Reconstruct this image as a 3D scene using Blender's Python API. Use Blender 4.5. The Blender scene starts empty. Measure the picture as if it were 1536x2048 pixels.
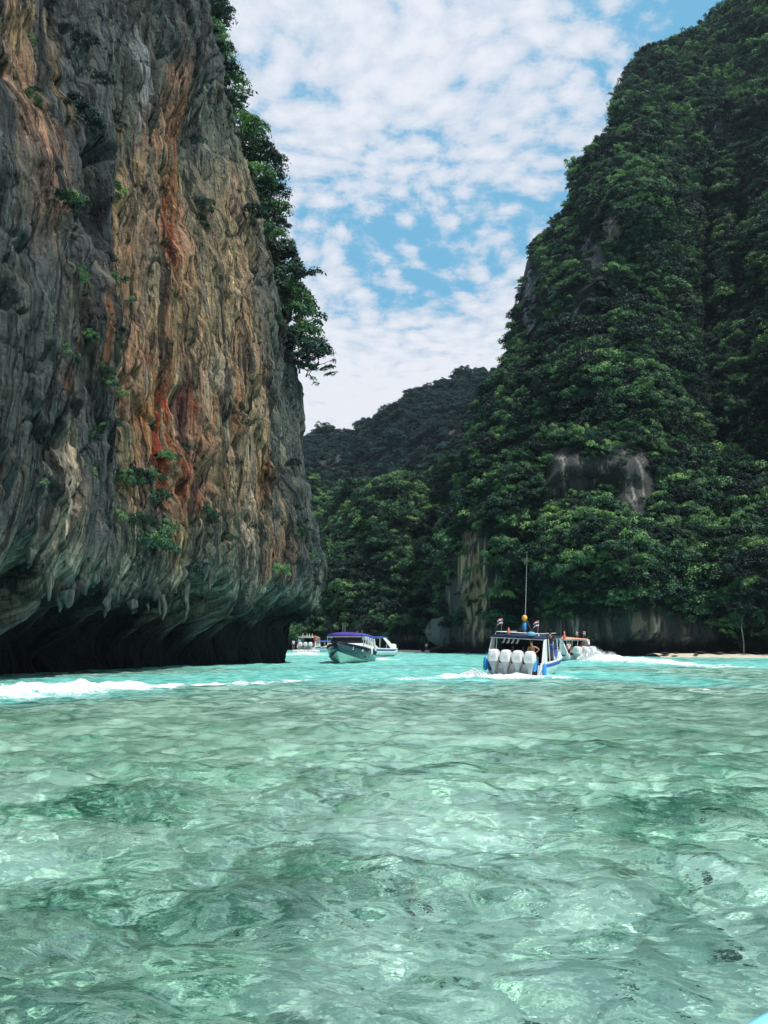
import bpy, math, random
import numpy as np
from mathutils import Vector, Matrix
C = bpy.context.scene.collection
sc = bpy.context.scene
R = math.radians
rng = np.random.default_rng(7)
random.seed(7)

# ------------------------------------------------------------------ camera
EYE = 2.0
PITCH = 8.78
F = 1657.0                      # focal length in pixels of a 1536 px wide picture
cam_d = bpy.data.cameras.new('camera')
cam = bpy.data.objects.new('camera', cam_d)
C.objects.link(cam)
cam.location = (0, 0, EYE)
cam.rotation_euler = (R(90 + PITCH), 0, 0)
cam_d.sensor_fit = 'HORIZONTAL'
cam_d.sensor_width = 36
cam_d.lens = 36 * F / 1536
cam_d.clip_start = 0.1
cam_d.clip_end = 6000
sc.camera = cam
# ------------------------------------------------------------------ light
SUN_EL, SUN_AZ = 60.0, 128.0     # azimuth clockwise from +Y
sd = Vector((math.sin(R(SUN_AZ)) * math.cos(R(SUN_EL)), math.cos(R(SUN_AZ)) * math.cos(R(SUN_EL)), math.sin(R(SUN_EL))))
sun_d = bpy.data.lights.new('sun', 'SUN')
sun_d.energy = 4.6
sun_d.angle = R(0.5)
sun_d.color = (1.0, 0.95, 0.87)
sun_d.cycles.is_caustics_light = True
sun = bpy.data.objects.new('sun', sun_d)
C.objects.link(sun)
sun.rotation_euler = sd.to_track_quat('Z', 'Y').to_euler()
sc.view_settings.view_transform = 'Standard'
sc.view_settings.look = 'None'
sc.view_settings.exposure = 0.0
sc.view_settings.gamma = 1.0
sc.view_settings.use_curve_mapping = False
sc.cycles.max_bounces = 8
sc.cycles.diffuse_bounces = 3
sc.cycles.glossy_bounces = 3
sc.cycles.transmission_bounces = 5
sc.cycles.transparent_max_bounces = 6
sc.cycles.sample_clamp_indirect = 3.0
sc.cycles.use_denoising = True
sc.cycles.denoiser = 'OPENIMAGEDENOISE'
try:
    sc.cycles.denoising_prefilter = 'ACCURATE'
except Exception:
    pass


def pxdir(px, py):
    """direction of a picture point; used only to survey where real things stand"""
    p = R(PITCH)
    a = (px - 768) / F
    b = (1024 - py) / F
    return np.array([a, math.cos(p) - b * math.sin(p), math.sin(p) + b * math.cos(p)])


def at(px, py, Y):
    d = pxdir(px, py)
    return np.array([0, 0, EYE]) + d * (Y / d[1])


def ydist(py):
    """distance of the water surface seen at picture height py"""
    d = pxdir(768, py)
    return EYE * d[1] / -d[2]


def project(P):
    p = R(PITCH)
    x, y, z = P[..., 0], P[..., 1], P[..., 2] - EYE
    dep = y * math.cos(p) + z * math.sin(p)
    up = -y * math.sin(p) + z * math.cos(p)
    dep = np.where(dep < .5, .5, dep)
    return 768 + F * x / dep, 1024 - F * up / dep, dep


# ------------------------------------------------------------------ noise
_perm = np.random.default_rng(3).permutation(256)
_perm = np.concatenate([_perm, _perm, _perm]).astype(np.int64)
_g = np.random.default_rng(4).normal(size=(256, 3))
_g /= np.linalg.norm(_g, axis=1)[:, None]
_g *= 1.5


def perlin(x, y, z=0.0):
    x, y, z = np.broadcast_arrays(np.asarray(x, float), np.asarray(y, float), np.asarray(z, float))
    xi, yi, zi = np.floor(x).astype(np.int64), np.floor(y).astype(np.int64), np.floor(z).astype(np.int64)
    xf, yf, zf = x - xi, y - yi, z - zi
    xi &= 255; yi &= 255; zi &= 255
    u = xf * xf * xf * (xf * (xf * 6 - 15) + 10)
    v = yf * yf * yf * (yf * (yf * 6 - 15) + 10)
    w = zf * zf * zf * (zf * (zf * 6 - 15) + 10)
    out = 0
    for dx in (0, 1):
        wx = u if dx else 1 - u
        a = _perm[(xi + dx) & 255]
        for dy in (0, 1):
            wy = v if dy else 1 - v
            b = _perm[a + ((yi + dy) & 255)]
            for dz in (0, 1):
                wz = w if dz else 1 - w
                g = _g[_perm[b + ((zi + dz) & 255)] & 255]
                out = out + wx * wy * wz * (g[..., 0] * (xf - dx) + g[..., 1] * (yf - dy) + g[..., 2] * (zf - dz))
    return out


def fbm(x, y, z=0.0, o=3, k=0.5):
    a, s, out = 1.0, 1.0, 0
    for i in range(o):
        out = out + a * perlin(np.asarray(x) * s + 17.3 * i, np.asarray(y) * s + 5.1 * i, np.asarray(z) * s + 9.7 * i)
        a *= k; s *= 2.03
    return out


def ridge(x, y, z=0.0):
    return 1 - np.abs(perlin(x, y, z)) * 2.2


def ss(a, b, x):
    t = np.clip((x - a) / (b - a), 0, 1)
    return t * t * (3 - 2 * t)


# ------------------------------------------------------------------ meshes, tags
def mesh_from(name, V, Fc, mats=(), smooth=True, mi=None):
    """V (n,3), Fc (m,3 or 4) arrays"""
    me = bpy.data.meshes.new(name)
    V = np.ascontiguousarray(V, dtype=np.float32)
    Fc = np.ascontiguousarray(Fc, dtype=np.int32)
    m, k = Fc.shape
    me.vertices.add(len(V)); me.loops.add(m * k); me.polygons.add(m)
    me.vertices.foreach_set('co', V.ravel())
    me.loops.foreach_set('vertex_index', Fc.ravel())
    me.polygons.foreach_set('loop_start', np.arange(0, m * k, k, dtype=np.int32))
    me.polygons.foreach_set('loop_total', np.full(m, k, dtype=np.int32))
    me.polygons.foreach_set('use_smooth', np.full(m, smooth, dtype=bool))
    for mt in mats:
        me.materials.append(mt)
    if mi is not None:
        me.polygons.foreach_set('material_index', np.asarray(mi, dtype=np.int32))
    me.update(calc_edges=True)
    return me


def grid_faces(nr, nc):
    i = np.arange(nr - 1)[:, None] * nc + np.arange(nc - 1)[None, :]
    return np.stack([i, i + 1, i + nc + 1, i + nc], -1).reshape(-1, 4)


def colattr(me, name, col):
    a = me.color_attributes.new(name, 'FLOAT_COLOR', 'POINT')
    c = np.ones((len(me.vertices), 4), dtype=np.float32)
    c[:, :3] = col
    a.data.foreach_set('color', c.ravel())


def floatattr(me, name, v):
    a = me.attributes.new(name, 'FLOAT', 'POINT')
    a.data.foreach_set('value', np.asarray(v, dtype=np.float32).ravel())


def obj(name, me, parent=None, loc=None, rot=None):
    o = bpy.data.objects.new(name, me)
    C.objects.link(o)
    if parent:
        o.parent = parent
    if loc is not None:
        o.location = loc
    if rot is not None:
        o.rotation_euler = rot
    return o


def tag(o, label=None, cat=None, group=None, kind=None):
    if label: o['label'] = label
    if cat: o['category'] = cat
    if group: o['group'] = group
    if kind: o['kind'] = kind
    return o


def thing(name, label, cat, loc=(0, 0, 0), rz=0, group=None):
    o = bpy.data.objects.new(name, None)
    C.objects.link(o)
    o.location = loc
    o.rotation_euler = (0, 0, rz)
    o.empty_display_size = .3
    return tag(o, label, cat, group)


# ------------------------------------------------------------------ materials
class N:
    def __init__(s, name, surf=True):
        s.m = bpy.data.materials.new(name)
        s.m.use_nodes = True
        s.t = s.m.node_tree
        s.t.nodes.clear()
        s.out = s.t.nodes.new('ShaderNodeOutputMaterial')

    def n(s, typ, **kw):
        nd = s.t.nodes.new(typ)
        ins = kw.pop('ins', {})
        for k, v in kw.items():
            setattr(nd, k, v)
        for k, v in ins.items():
            s.set(nd, k, v)
        return nd

    def set(s, nd, k, v):
        sock = nd.inputs[k]
        if isinstance(v, bpy.types.NodeSocket):
            s.t.links.new(v, sock)
        elif isinstance(v, bpy.types.Node):
            s.t.links.new(v.outputs[0], sock)
        else:
            if isinstance(v, (tuple, list)) and len(v) == 3 and sock.type == 'RGBA':
                v = (*v, 1)
            sock.default_value = v

    def mix(s, a, b, f, mode='MIX'):
        nd = s.t.nodes.new('ShaderNodeMix')
        nd.data_type = 'RGBA'; nd.blend_type = mode
        s.set(nd, 0, f); s.set(nd, 6, a); s.set(nd, 7, b)
        return nd.outputs[2]

    def math(s, op, a, b=0.0, clamp=False):
        nd = s.t.nodes.new('ShaderNodeMath'); nd.operation = op; nd.use_clamp = clamp
        s.set(nd, 0, a); s.set(nd, 1, b)
        return nd.outputs[0]

    def ramp(s, f, stops, interp='LINEAR'):
        nd = s.t.nodes.new('ShaderNodeValToRGB')
        nd.color_ramp.interpolation = interp
        cr = nd.color_ramp
        while len(cr.elements) < len(stops):
            cr.elements.new(0.5)
        for e, (p, c) in zip(cr.elements, stops):
            e.position = p
            e.color = (*c, 1) if isinstance(c, (tuple, list)) else (c, c, c, 1)
        s.set(nd, 0, f)
        return nd.outputs[0]

    def maprange(s, v, a, b, c=0.0, d=1.0, smooth=True):
        nd = s.t.nodes.new('ShaderNodeMapRange')
        nd.interpolation_type = 'SMOOTHSTEP' if smooth else 'LINEAR'
        s.set(nd, 0, v)
        for i, x in enumerate((a, b, c, d)):
            s.set(nd, i + 1, x)
        return nd.outputs[0]

    def noise(s, vec, scale, detail=3.0, rough=0.5, dist=0.0):
        nd = s.t.nodes.new('ShaderNodeTexNoise')
        s.set(nd, 'Vector', vec); s.set(nd, 'Scale', scale); s.set(nd, 'Detail', detail)
        s.set(nd, 'Roughness', rough); s.set(nd, 'Distortion', dist)
        return nd.outputs[0]

    def mapping(s, vec, scale=(1, 1, 1), loc=(0, 0, 0)):
        nd = s.t.nodes.new('ShaderNodeMapping')
        s.set(nd, 'Vector', vec); s.set(nd, 'Scale', scale); s.set(nd, 'Location', loc)
        return nd.outputs[0]

    def end(s, sh, disp=None):
        s.t.links.new(sh if isinstance(sh, bpy.types.NodeSocket) else sh.outputs[0], s.out.inputs[0])
        return s.m


def simple(name, col, rough=0.5, metal=0.0, wear=0.12, spec=0.5, alpha=None):
    """painted or plastic surface with slight grime and uneven gloss"""
    q = N(name)
    g = q.n('ShaderNodeNewGeometry').outputs['Position']
    nz = q.noise(g, 3.0, 5, .6)
    dark = tuple(c * (1 - wear * 2) for c in col)
    c = q.mix(dark, col, q.maprange(nz, .3, .6))
    p = q.n('ShaderNodeBsdfPrincipled', ins={'Base Color': c, 'Metallic': metal, 'Specular IOR Level': spec})
    q.set(p, 'Roughness', q.maprange(nz, .3, .7, rough * 1.25, rough * .8))
    return q.end(p)


# ------------------------------------------------------------------ sky (world)
w = bpy.data.worlds.new('World')
sc.world = w
w.use_nodes = True
wt = w.node_tree
wt.nodes.clear()
q = N.__new__(N)
q.t = wt
SKY = 0.12
skyt = wt.nodes.new('ShaderNodeTexSky')
skyt.sky_type = 'NISHITA'
skyt.sun_disc = False
skyt.sun_elevation = R(SUN_EL)
skyt.sun_rotation = R(SUN_AZ)
skyt.air_density = 1.0
skyt.dust_density = 0.6
skyt.ozone_density = 2.0
tc = q.n('ShaderNodeTexCoord').outputs['Generated']
sep = q.n('ShaderNodeSeparateXYZ', ins={0: tc})
zz = q.math('ADD', q.math('MAXIMUM', sep.outputs[2], 0.0), 0.16)
cx = q.math('DIVIDE', sep.outputs[0], zz)
cy = q.math('DIVIDE', sep.outputs[1], zz)
pl = q.n('ShaderNodeCombineXYZ', ins={0: cx, 1: cy, 2: 0.0}).outputs[0]
warp = q.n('ShaderNodeTexNoise', ins={'Vector': pl, 'Scale': 2.2, 'Detail': 2.0})
plw = q.n('ShaderNodeVectorMath', operation='MULTIPLY_ADD', ins={0: warp.outputs['Color'], 1: (.16, .16, 0), 2: pl}).outputs[0]
big = q.noise(q.mapping(plw, (1, 1, 1), (3.7, 1.9, 0)), 0.9, 2, .5)
mid = q.noise(plw, 17.0, 6, .68)
puff = q.n('ShaderNodeTexVoronoi', ins={'Vector': plw, 'Scale': 24.0}, feature='SMOOTH_F1')
puff.inputs['Smoothness'].default_value = .6
pf = q.maprange(puff.outputs['Distance'], .0, .75, 1.0, 0.0, False)
dens = q.math('ADD', q.math('MULTIPLY', mid, 1.25), q.math('MULTIPLY', pf, 0.46))
dens = q.math('ADD', dens, q.math('MULTIPLY', q.math('SUBTRACT', big, .5), 0.9))


def clear_patch(px, py, r, amt, stretch=1.0):
    """less cloud towards one direction of the sky"""
    d = pxdir(px, py); d /= np.linalg.norm(d)
    dt = q.n('ShaderNodeVectorMath', operation='SUBTRACT', ins={0: tc, 1: tuple(d)}).outputs[0]
    dt = q.n('ShaderNodeVectorMath', operation='MULTIPLY', ins={0: dt, 1: (1 / stretch, 1, 1)}).outputs[0]
    ln = q.n('ShaderNodeVectorMath', operation='LENGTH', ins={0: dt}).outputs['Value']
    return q.maprange(ln, 0.0, r, amt, 0.0)


for (px, py, r_, am, st) in ((880, 560, .17, .34, 1.3), (900, 640, .10, .2, 1.6), (1420, 20, .10, .40, 1.3), (760, 480, .16, .13, 1.4),
                             (1060, 400, .09, .15, 1.4)):
    dens = q.math('SUBTRACT', dens, clear_patch(px, py, r_, am, st))
for (px, py, r_, am, st) in ((800, 180, .42, .17, 1.4), (760, 730, .16, .34, 2.0), (960, 700, .12, .25, 1.6), (640, 830, .12, .25, 1.8)):
    dens = q.math('ADD', dens, clear_patch(px, py, r_, am, st))
cov = q.maprange(dens, .52, .90)
cov = q.math('MULTIPLY', cov, 0.95)
hz = q.maprange(sep.outputs[2], 0.0, 0.30, 0.75, 0.0)
cov = q.math('MAXIMUM', cov, hz)
thick = q.maprange(dens, .75, 1.25)
ccol = q.mix((.66 / SKY, .74 / SKY, .86 / SKY), (.88 / SKY, .90 / SKY, .96 / SKY), thick)
blue = q.mix(skyt.outputs[0], (.19 / SKY, .53 / SKY, .80 / SKY), .85)
col = q.mix(blue, ccol, cov)
below = q.maprange(sep.outputs[2], -0.05, 0.0)
bg = q.n('ShaderNodeBackground', ins={'Color': col, 'Strength': SKY})
wo = wt.nodes.new('ShaderNodeOutputWorld')
wt.links.new(bg.outputs[0], wo.inputs[0])
w.cycles.sampling_method = 'AUTOMATIC'

# ------------------------------------------------------------------ water surface and bed
def wave_height(X, Y, dist):
    r = np.random.default_rng(11)
    h = np.zeros_like(X)
    wx = X + .35 * perlin(X * .5, Y * .5, 3.1)
    wy = Y + .35 * perlin(X * .5, Y * .5, 8.1)
    for i in range(34):
        lam = 0.24 * (2.6 / 0.24) ** (i / 33)
        a = r.normal(0, .75)
        kx, ky = math.sin(a) * 2 * math.pi / lam, math.cos(a) * 2 * math.pi / lam
        amp = 0.0084 * lam ** .90
        fade = np.clip(1.5 - dist / (lam * 75), 0, 1)
        ph = r.uniform(0, 6.28)
        s = np.sin(kx * wx + ky * wy + ph)
        h += amp * fade * (s + .25 * np.sin(2 * (kx * wx + ky * wy + ph)))
    for sc_, am in ((.75, .020), (1.7, .015), (3.2, .007)):
        fade = np.clip(1.5 - dist * sc_ / 45, 0, 1)
        h += am * fade * (ridge(wx * sc_, wy * sc_ * 1.5, sc_) - .5)
    h += .045 * perlin(X / 3.3, Y / 2.3, 5.5) * np.clip(1.4 - dist / 90, 0, 1)
    return h


def seg_foam(X, Y, pts):
    """soft field 0..1 around a polyline of (x, y, halfwidth, strength)"""
    out = np.zeros_like(X)
    for (x0, y0, w0, s0), (x1, y1, w1, s1) in zip(pts[:-1], pts[1:]):
        dx, dy = x1 - x0, y1 - y0
        L2 = dx * dx + dy * dy
        t = np.clip(((X - x0) * dx + (Y - y0) * dy) / L2, 0, 1)
        d = np.hypot(X - (x0 + t * dx), Y - (y0 + t * dy))
        wd = w0 + t * (w1 - w0)
        out = np.maximum(out, (s0 + t * (s1 - s0)) * np.clip(1 - d / wd, 0, 1))
    return out


def wpt(px, py):
    Y = ydist(py)
    d = pxdir(px, py)
    return d[0] / d[1] * Y, Y


def wl(*a):
    return [(*wpt(px, py), hw, s) for px, py, hw, s in a]


FOAM = [wl((-160, 1405, 3.2, 1.0), (0, 1393, 2.6, 1.0), (120, 1386, 2.4, 1.0), (230, 1379, 2.0, .95), (330, 1374, 1.9, .85), (440, 1370, 1.8, .75), (530, 1366, 1.6, .62), (640, 1360, 1.4, .25)),
        wl((1060, 1353, 3.0, 1.0), (960, 1355, 2.4, .95), (830, 1358, 1.6, .55), (740, 1362, 1.4, .2)),
        wl((1000, 1356, 2.2, .9), (1080, 1354, 1.6, .6), (1220, 1362, 1.2, .22)),
        wl((1140, 1319, 3.0, 1.0), (1210, 1323, 3.2, 1.0), (1330, 1327, 3.2, .8), (1440, 1334, 2.4, .5), (1560, 1338, 2.0, .3)),
        wl((758, 1319, 2.0, .9), (775, 1320, 2.4, .7), (800, 1318, 2.4, .25)),
        wl((570, 1312, 3.5, .42), (612, 1306, 4.0, .75), (640, 1312, 4.0, .4)),
        wl((1330, 1382, 1.0, .38), (1536, 1388, 1.1, .3))]
MILK = [wl((-200, 1400, 9, 1), (0, 1380, 9.5, 1), (300, 1362, 13, 1), (640, 1352, 18, 1), (900, 1345, 18, 1), (1150, 1350, 10, 1.0), (1330, 1362, 7, .75), (1500, 1375, 5, .4)),
        wl((560, 1325, 30, 1), (800, 1320, 30, 1), (1100, 1325, 22, 1), (1600, 1330, 20, .9)),
        [(-30, 110, 60, 1), (0, 130, 60, 1), (60, 110, 50, .9)]]


def build_water():
    nr, ncn = 860, 430
    t = np.linspace(0, 1, nr)
    ys = 3.0 * (420 / 3.0) ** t
    wv = np.linspace(-1, 1, ncn)
    Yg, Wg = np.meshgrid(ys, wv, indexing='ij')
    Xg = Wg * (1.2 + .56 * Yg)
    dist = np.hypot(Xg, Yg)
    H = wave_height(Xg, Yg, dist)
    foam = np.zeros_like(Xg)
    nzf = .5 + .9 * fbm(Xg / 1.6, Yg / 1.6, .3, 3)
    for f in FOAM:
        foam = np.maximum(foam, seg_foam(Xg, Yg, f))
    milk = np.zeros_like(Xg)
    for f in MILK:
        milk = np.maximum(milk, seg_foam(Xg, Yg, f))
    # raised, broken water where it is white
    H += .20 * foam ** 1.2 * np.clip(nzf, 0, 1.3) + .05 * foam * perlin(Xg * 2.2, Yg * 2.2, 1)
    crest = seg_foam(Xg, Yg, FOAM[0][:4])
    H += .32 * crest ** 1.5 * (.75 + .5 * perlin(Xg * .9, Yg * .5, 4.4))
    hump = seg_foam(Xg, Yg, FOAM[3][:3]); H += .5 * hump ** 2
    # calmer than the foam but heaped by the wakes
    H += .05 * np.clip(dist / 60, 0, 1) * perlin(Xg / 2.5, Yg / 4.0, 7.7)
    me = mesh_from('water', np.stack([Xg, Yg, H], -1).reshape(-1, 3), grid_faces(nr, ncn))
    floatattr(me, 'foam', foam); floatattr(me, 'milk', milk)
    o = obj('water', me)
    tag(o, kind='structure')
    o.cycles.is_caustics_caster = True
    # the rest of the bay round the surveyed wedge
    V, Fq = [], []
    n = len(ys)
    step = list(range(0, n, 20)) + [n - 1]
    for sgn in (-1, 1):
        b = len(V)
        for i in step:
            V.append((sgn * (1.2 + .56 * ys[i]), ys[i], 0)); V.append((sgn * 420, ys[i], 0))
        for k in range(len(step) - 1):
            a = b + 2 * k
            Fq.append((a, a + 1, a + 3, a + 2) if sgn > 0 else (a + 1, a, a + 2, a + 3))
    b = len(V)
    x0 = 1.2 + .56 * 3.0
    V += [(-420, -90, 0), (420, -90, 0), (420, 3.0, 0), (x0, 3.0, 0), (-x0, 3.0, 0), (-420, 3.0, 0), (-x0, -90, 0), (x0, -90, 0)]
    Fq += [(b, b + 6, b + 4, b + 5), (b + 6, b + 7, b + 3, b + 4), (b + 7, b + 1, b + 2, b + 3)]
    me2 = mesh_from('water', np.array(V, float), np.array(Fq))
    floatattr(me2, 'foam', np.zeros(len(V))); floatattr(me2, 'milk', np.full(len(V), .3))
    o2 = obj('water', me2); tag(o2, kind='structure')
    # material
    q = N('sea_water')
    pos = q.n('ShaderNodeNewGeometry').outputs['Position']
    fo = q.n('ShaderNodeAttribute', attribute_name='foam').outputs['Fac']
    mi = q.n('ShaderNodeAttribute', attribute_name='milk').outputs['Fac']
    n1 = q.noise(pos, 1.1, 6, .68)
    n2 = q.noise(q.mapping(pos, (.5, 1.0, 1)), 3.5, 5, .65)
    n3 = q.noise(q.mapping(pos, (.28, 1.0, 1)), .22, 6, .62)
    fd = q.math('ADD', fo, q.math('MULTIPLY', q.math('SUBTRACT', n2, .5), 1.5))
    fd = q.math('ADD', fd, q.math('MULTIPLY', q.math('SUBTRACT', q.noise(pos, 9.0, 4, .7), .5), .9))
    fd = q.math('ADD', fd, q.math('MULTIPLY', q.math('SUBTRACT', n1, .5), .8))
    foam_m = q.math('MULTIPLY', q.maprange(fd, .26, .66), q.maprange(fo, 0.02, .16))
    md = q.math('ADD', mi, q.math('MULTIPLY', q.math('SUBTRACT', n3, .5), 1.2))
    milk_m = q.maprange(md, .12, .62)
    # suspended sand scattering light back: never fully clear even close by
    murk = q.noise(q.mapping(pos, (.6, 1.0, 1)), .45, 4, .6)
    base_m = q.maprange(murk, .40, .70, .015, .12)
    ydep = q.n('ShaderNodeSeparateXYZ', ins={0: pos}).outputs[1]
    base_m = q.math('ADD', base_m, q.maprange(ydep, 9, 36, 0, .62))
    milk_f = q.math('MAXIMUM', milk_m, base_m)
    streak = q.noise(q.mapping(pos, (.30, 1.0, 1)), 2.2, 8, .78)
    patch = q.noise(q.mapping(pos, (.35, 1.0, 1), (7, 3, 0)), .11, 5, .6)
    green = q.mix((.035, .16, .11), (.52, .80, .67), q.maprange(streak, .40, .58))
    green = q.mix(green, q.mix(green, (.50, .60, .52), 1.0, 'MULTIPLY'), q.maprange(patch, .52, .62))
    turq = q.mix((.07, .40, .35), (.30, .74, .68), q.maprange(streak, .38, .62))
    mcol = q.mix(green, turq, milk_m)
    b1 = q.n('ShaderNodeBump', ins={'Strength': 1.0, 'Distance': .020, 'Height': q.noise(q.mapping(pos, (.75, 1.1, 1)), 6, 3, .5)})
    b2 = q.n('ShaderNodeBump', ins={'Strength': 1.0, 'Distance': .06, 'Height': q.noise(q.mapping(pos, (.6, 1.2, 1)), 2.6, 6, .66)})
    q.set(b2, 'Normal', b1)
    q.set(b2, 'Strength', q.maprange(ydep, 8, 30, .18, 1.0))
    q.set(b2, 'Distance', q.maprange(ydep, 10, 40, .05, .12))
    refr = q.n('ShaderNodeBsdfRefraction', ins={'Color': (.80, 1.0, .95), 'Roughness': 0.0, 'IOR': 1.33, 'Normal': b2})
    dif = q.n('ShaderNodeBsdfDiffuse', ins={'Color': mcol, 'Normal': b2})
    body = q.n('ShaderNodeMixShader', ins={0: milk_f, 1: refr, 2: dif})
    gl = q.n('ShaderNodeBsdfGlossy', ins={'Color': (1, 1, 1), 'Roughness': .06, 'Normal': b2})
    fr = q.n('ShaderNodeFresnel', ins={'IOR': 1.40, 'Normal': b2}).outputs[0]
    # choppy water far off: wave slopes hide the grazing mirror
    frc = q.math('MULTIPLY', q.math('MINIMUM', fr, q.maprange(ydep, 10, 60, .9, .2)), 1.0)
    wsh = q.n('ShaderNodeMixShader', ins={0: frc, 1: body, 2: gl})
    fb = q.n('ShaderNodeBump', ins={'Strength': 1.0, 'Distance': .12, 'Height': n2})
    fsh = q.n('ShaderNodeBsdfDiffuse', ins={'Color': (.86, .88, .88), 'Normal': fb})
    fin = q.n('ShaderNodeMixShader', ins={0: foam_m, 1: wsh, 2: fsh})
    m = q.end(fin)
    me.materials.append(m); me2.materials.append(m)


build_water()


def build_bed():
    nr, ncn = 330, 300
    ys = 2.0 * (60 / 2.0) ** np.linspace(0, 1, nr)
    wv = np.linspace(-1, 1, ncn)
    Yg, Wg = np.meshgrid(ys, wv, indexing='ij')
    Xg = Wg * (2.0 + .62 * Yg)
    dist = np.hypot(Xg, Yg)
    fd = np.clip(1.4 - dist / 30, 0, 1)
    Z = -1.25 + .22 * fbm(Xg / 3, Yg / 3, 2, 2) + .10 * fd * fbm(Xg / .8, Yg / .8, 4, 3)
    me = mesh_from('seabed', np.stack([Xg, Yg, Z], -1).reshape(-1, 3), grid_faces(nr, ncn))
    o = obj('seabed', me); tag(o, kind='structure')
    o.cycles.is_caustics_receiver = True
    me2 = mesh_from('seabed', np.array([(-600, -200, -2.2), (600, -200, -2.2), (600, 900, -2.2), (-600, 900, -2.2)], float), np.array([[0, 1, 2, 3]]))
    o2 = obj('seabed', me2); tag(o2, kind='structure')
    q = N('sand_and_weed_bed')
    pos = q.n('ShaderNodeNewGeometry').outputs['Position']
    a = q.noise(pos, 1.7, 7, .66, .4)
    b = q.noise(pos, 3.8, 6, .72)
    d = q.noise(q.mapping(pos, (1, 1, 1), (9, 2, 0)), .34, 3, .5)
    f = q.math('ADD', q.math('ADD', q.math('MULTIPLY', a, .70), q.math('MULTIPLY', b, .60)), q.math('MULTIPLY', d, .75))
    f = q.math('SUBTRACT', f, .20)
    c = q.ramp(f, [(.66, (.022, .10, .065)), (.755, (.12, .34, .24)), (.82, (.72, .90, .74)), (.93, (1.0, 1.0, .93))])
    wv_ = q.n('ShaderNodeVectorMath', operation='MULTIPLY_ADD', ins={0: q.n('ShaderNodeTexNoise', ins={'Vector': pos, 'Scale': 4.0, 'Detail': 3.0}).outputs['Color'], 1: (.18, .18, 0), 2: pos}).outputs[0]
    vo = q.n('ShaderNodeTexVoronoi', ins={'Vector': wv_, 'Scale': 4.2}, feature='F1')
    v2 = q.n('ShaderNodeTexVoronoi', ins={'Vector': wv_, 'Scale': 4.2}, feature='DISTANCE_TO_EDGE')
    vs = q.n('ShaderNodeSeparateColor', ins={0: vo.outputs['Color']})
    peb = q.mix((.16, .30, .22), (1.0, 1.0, .94), q.maprange(vs.outputs[0], .1, .8))
    cover = q.math('MULTIPLY', q.maprange(q.noise(q.mapping(pos, (1, 1, 1), (3, 8, 0)), .5, 3, .6), .40, .56), .80)
    c = q.mix(c, q.mix(q.mix(c, peb, .6), (.05, .14, .10), q.maprange(v2.outputs['Distance'], .07, .02)), cover)
    p = q.n('ShaderNodeBsdfDiffuse', ins={'Color': c})
    bm = q.n('ShaderNodeBump', ins={'Strength': .5, 'Distance': .05, 'Height': b})
    q.set(p, 'Normal', bm)
    m = q.end(p)
    me.materials.append(m); me2.materials.append(m)


build_bed()

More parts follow.
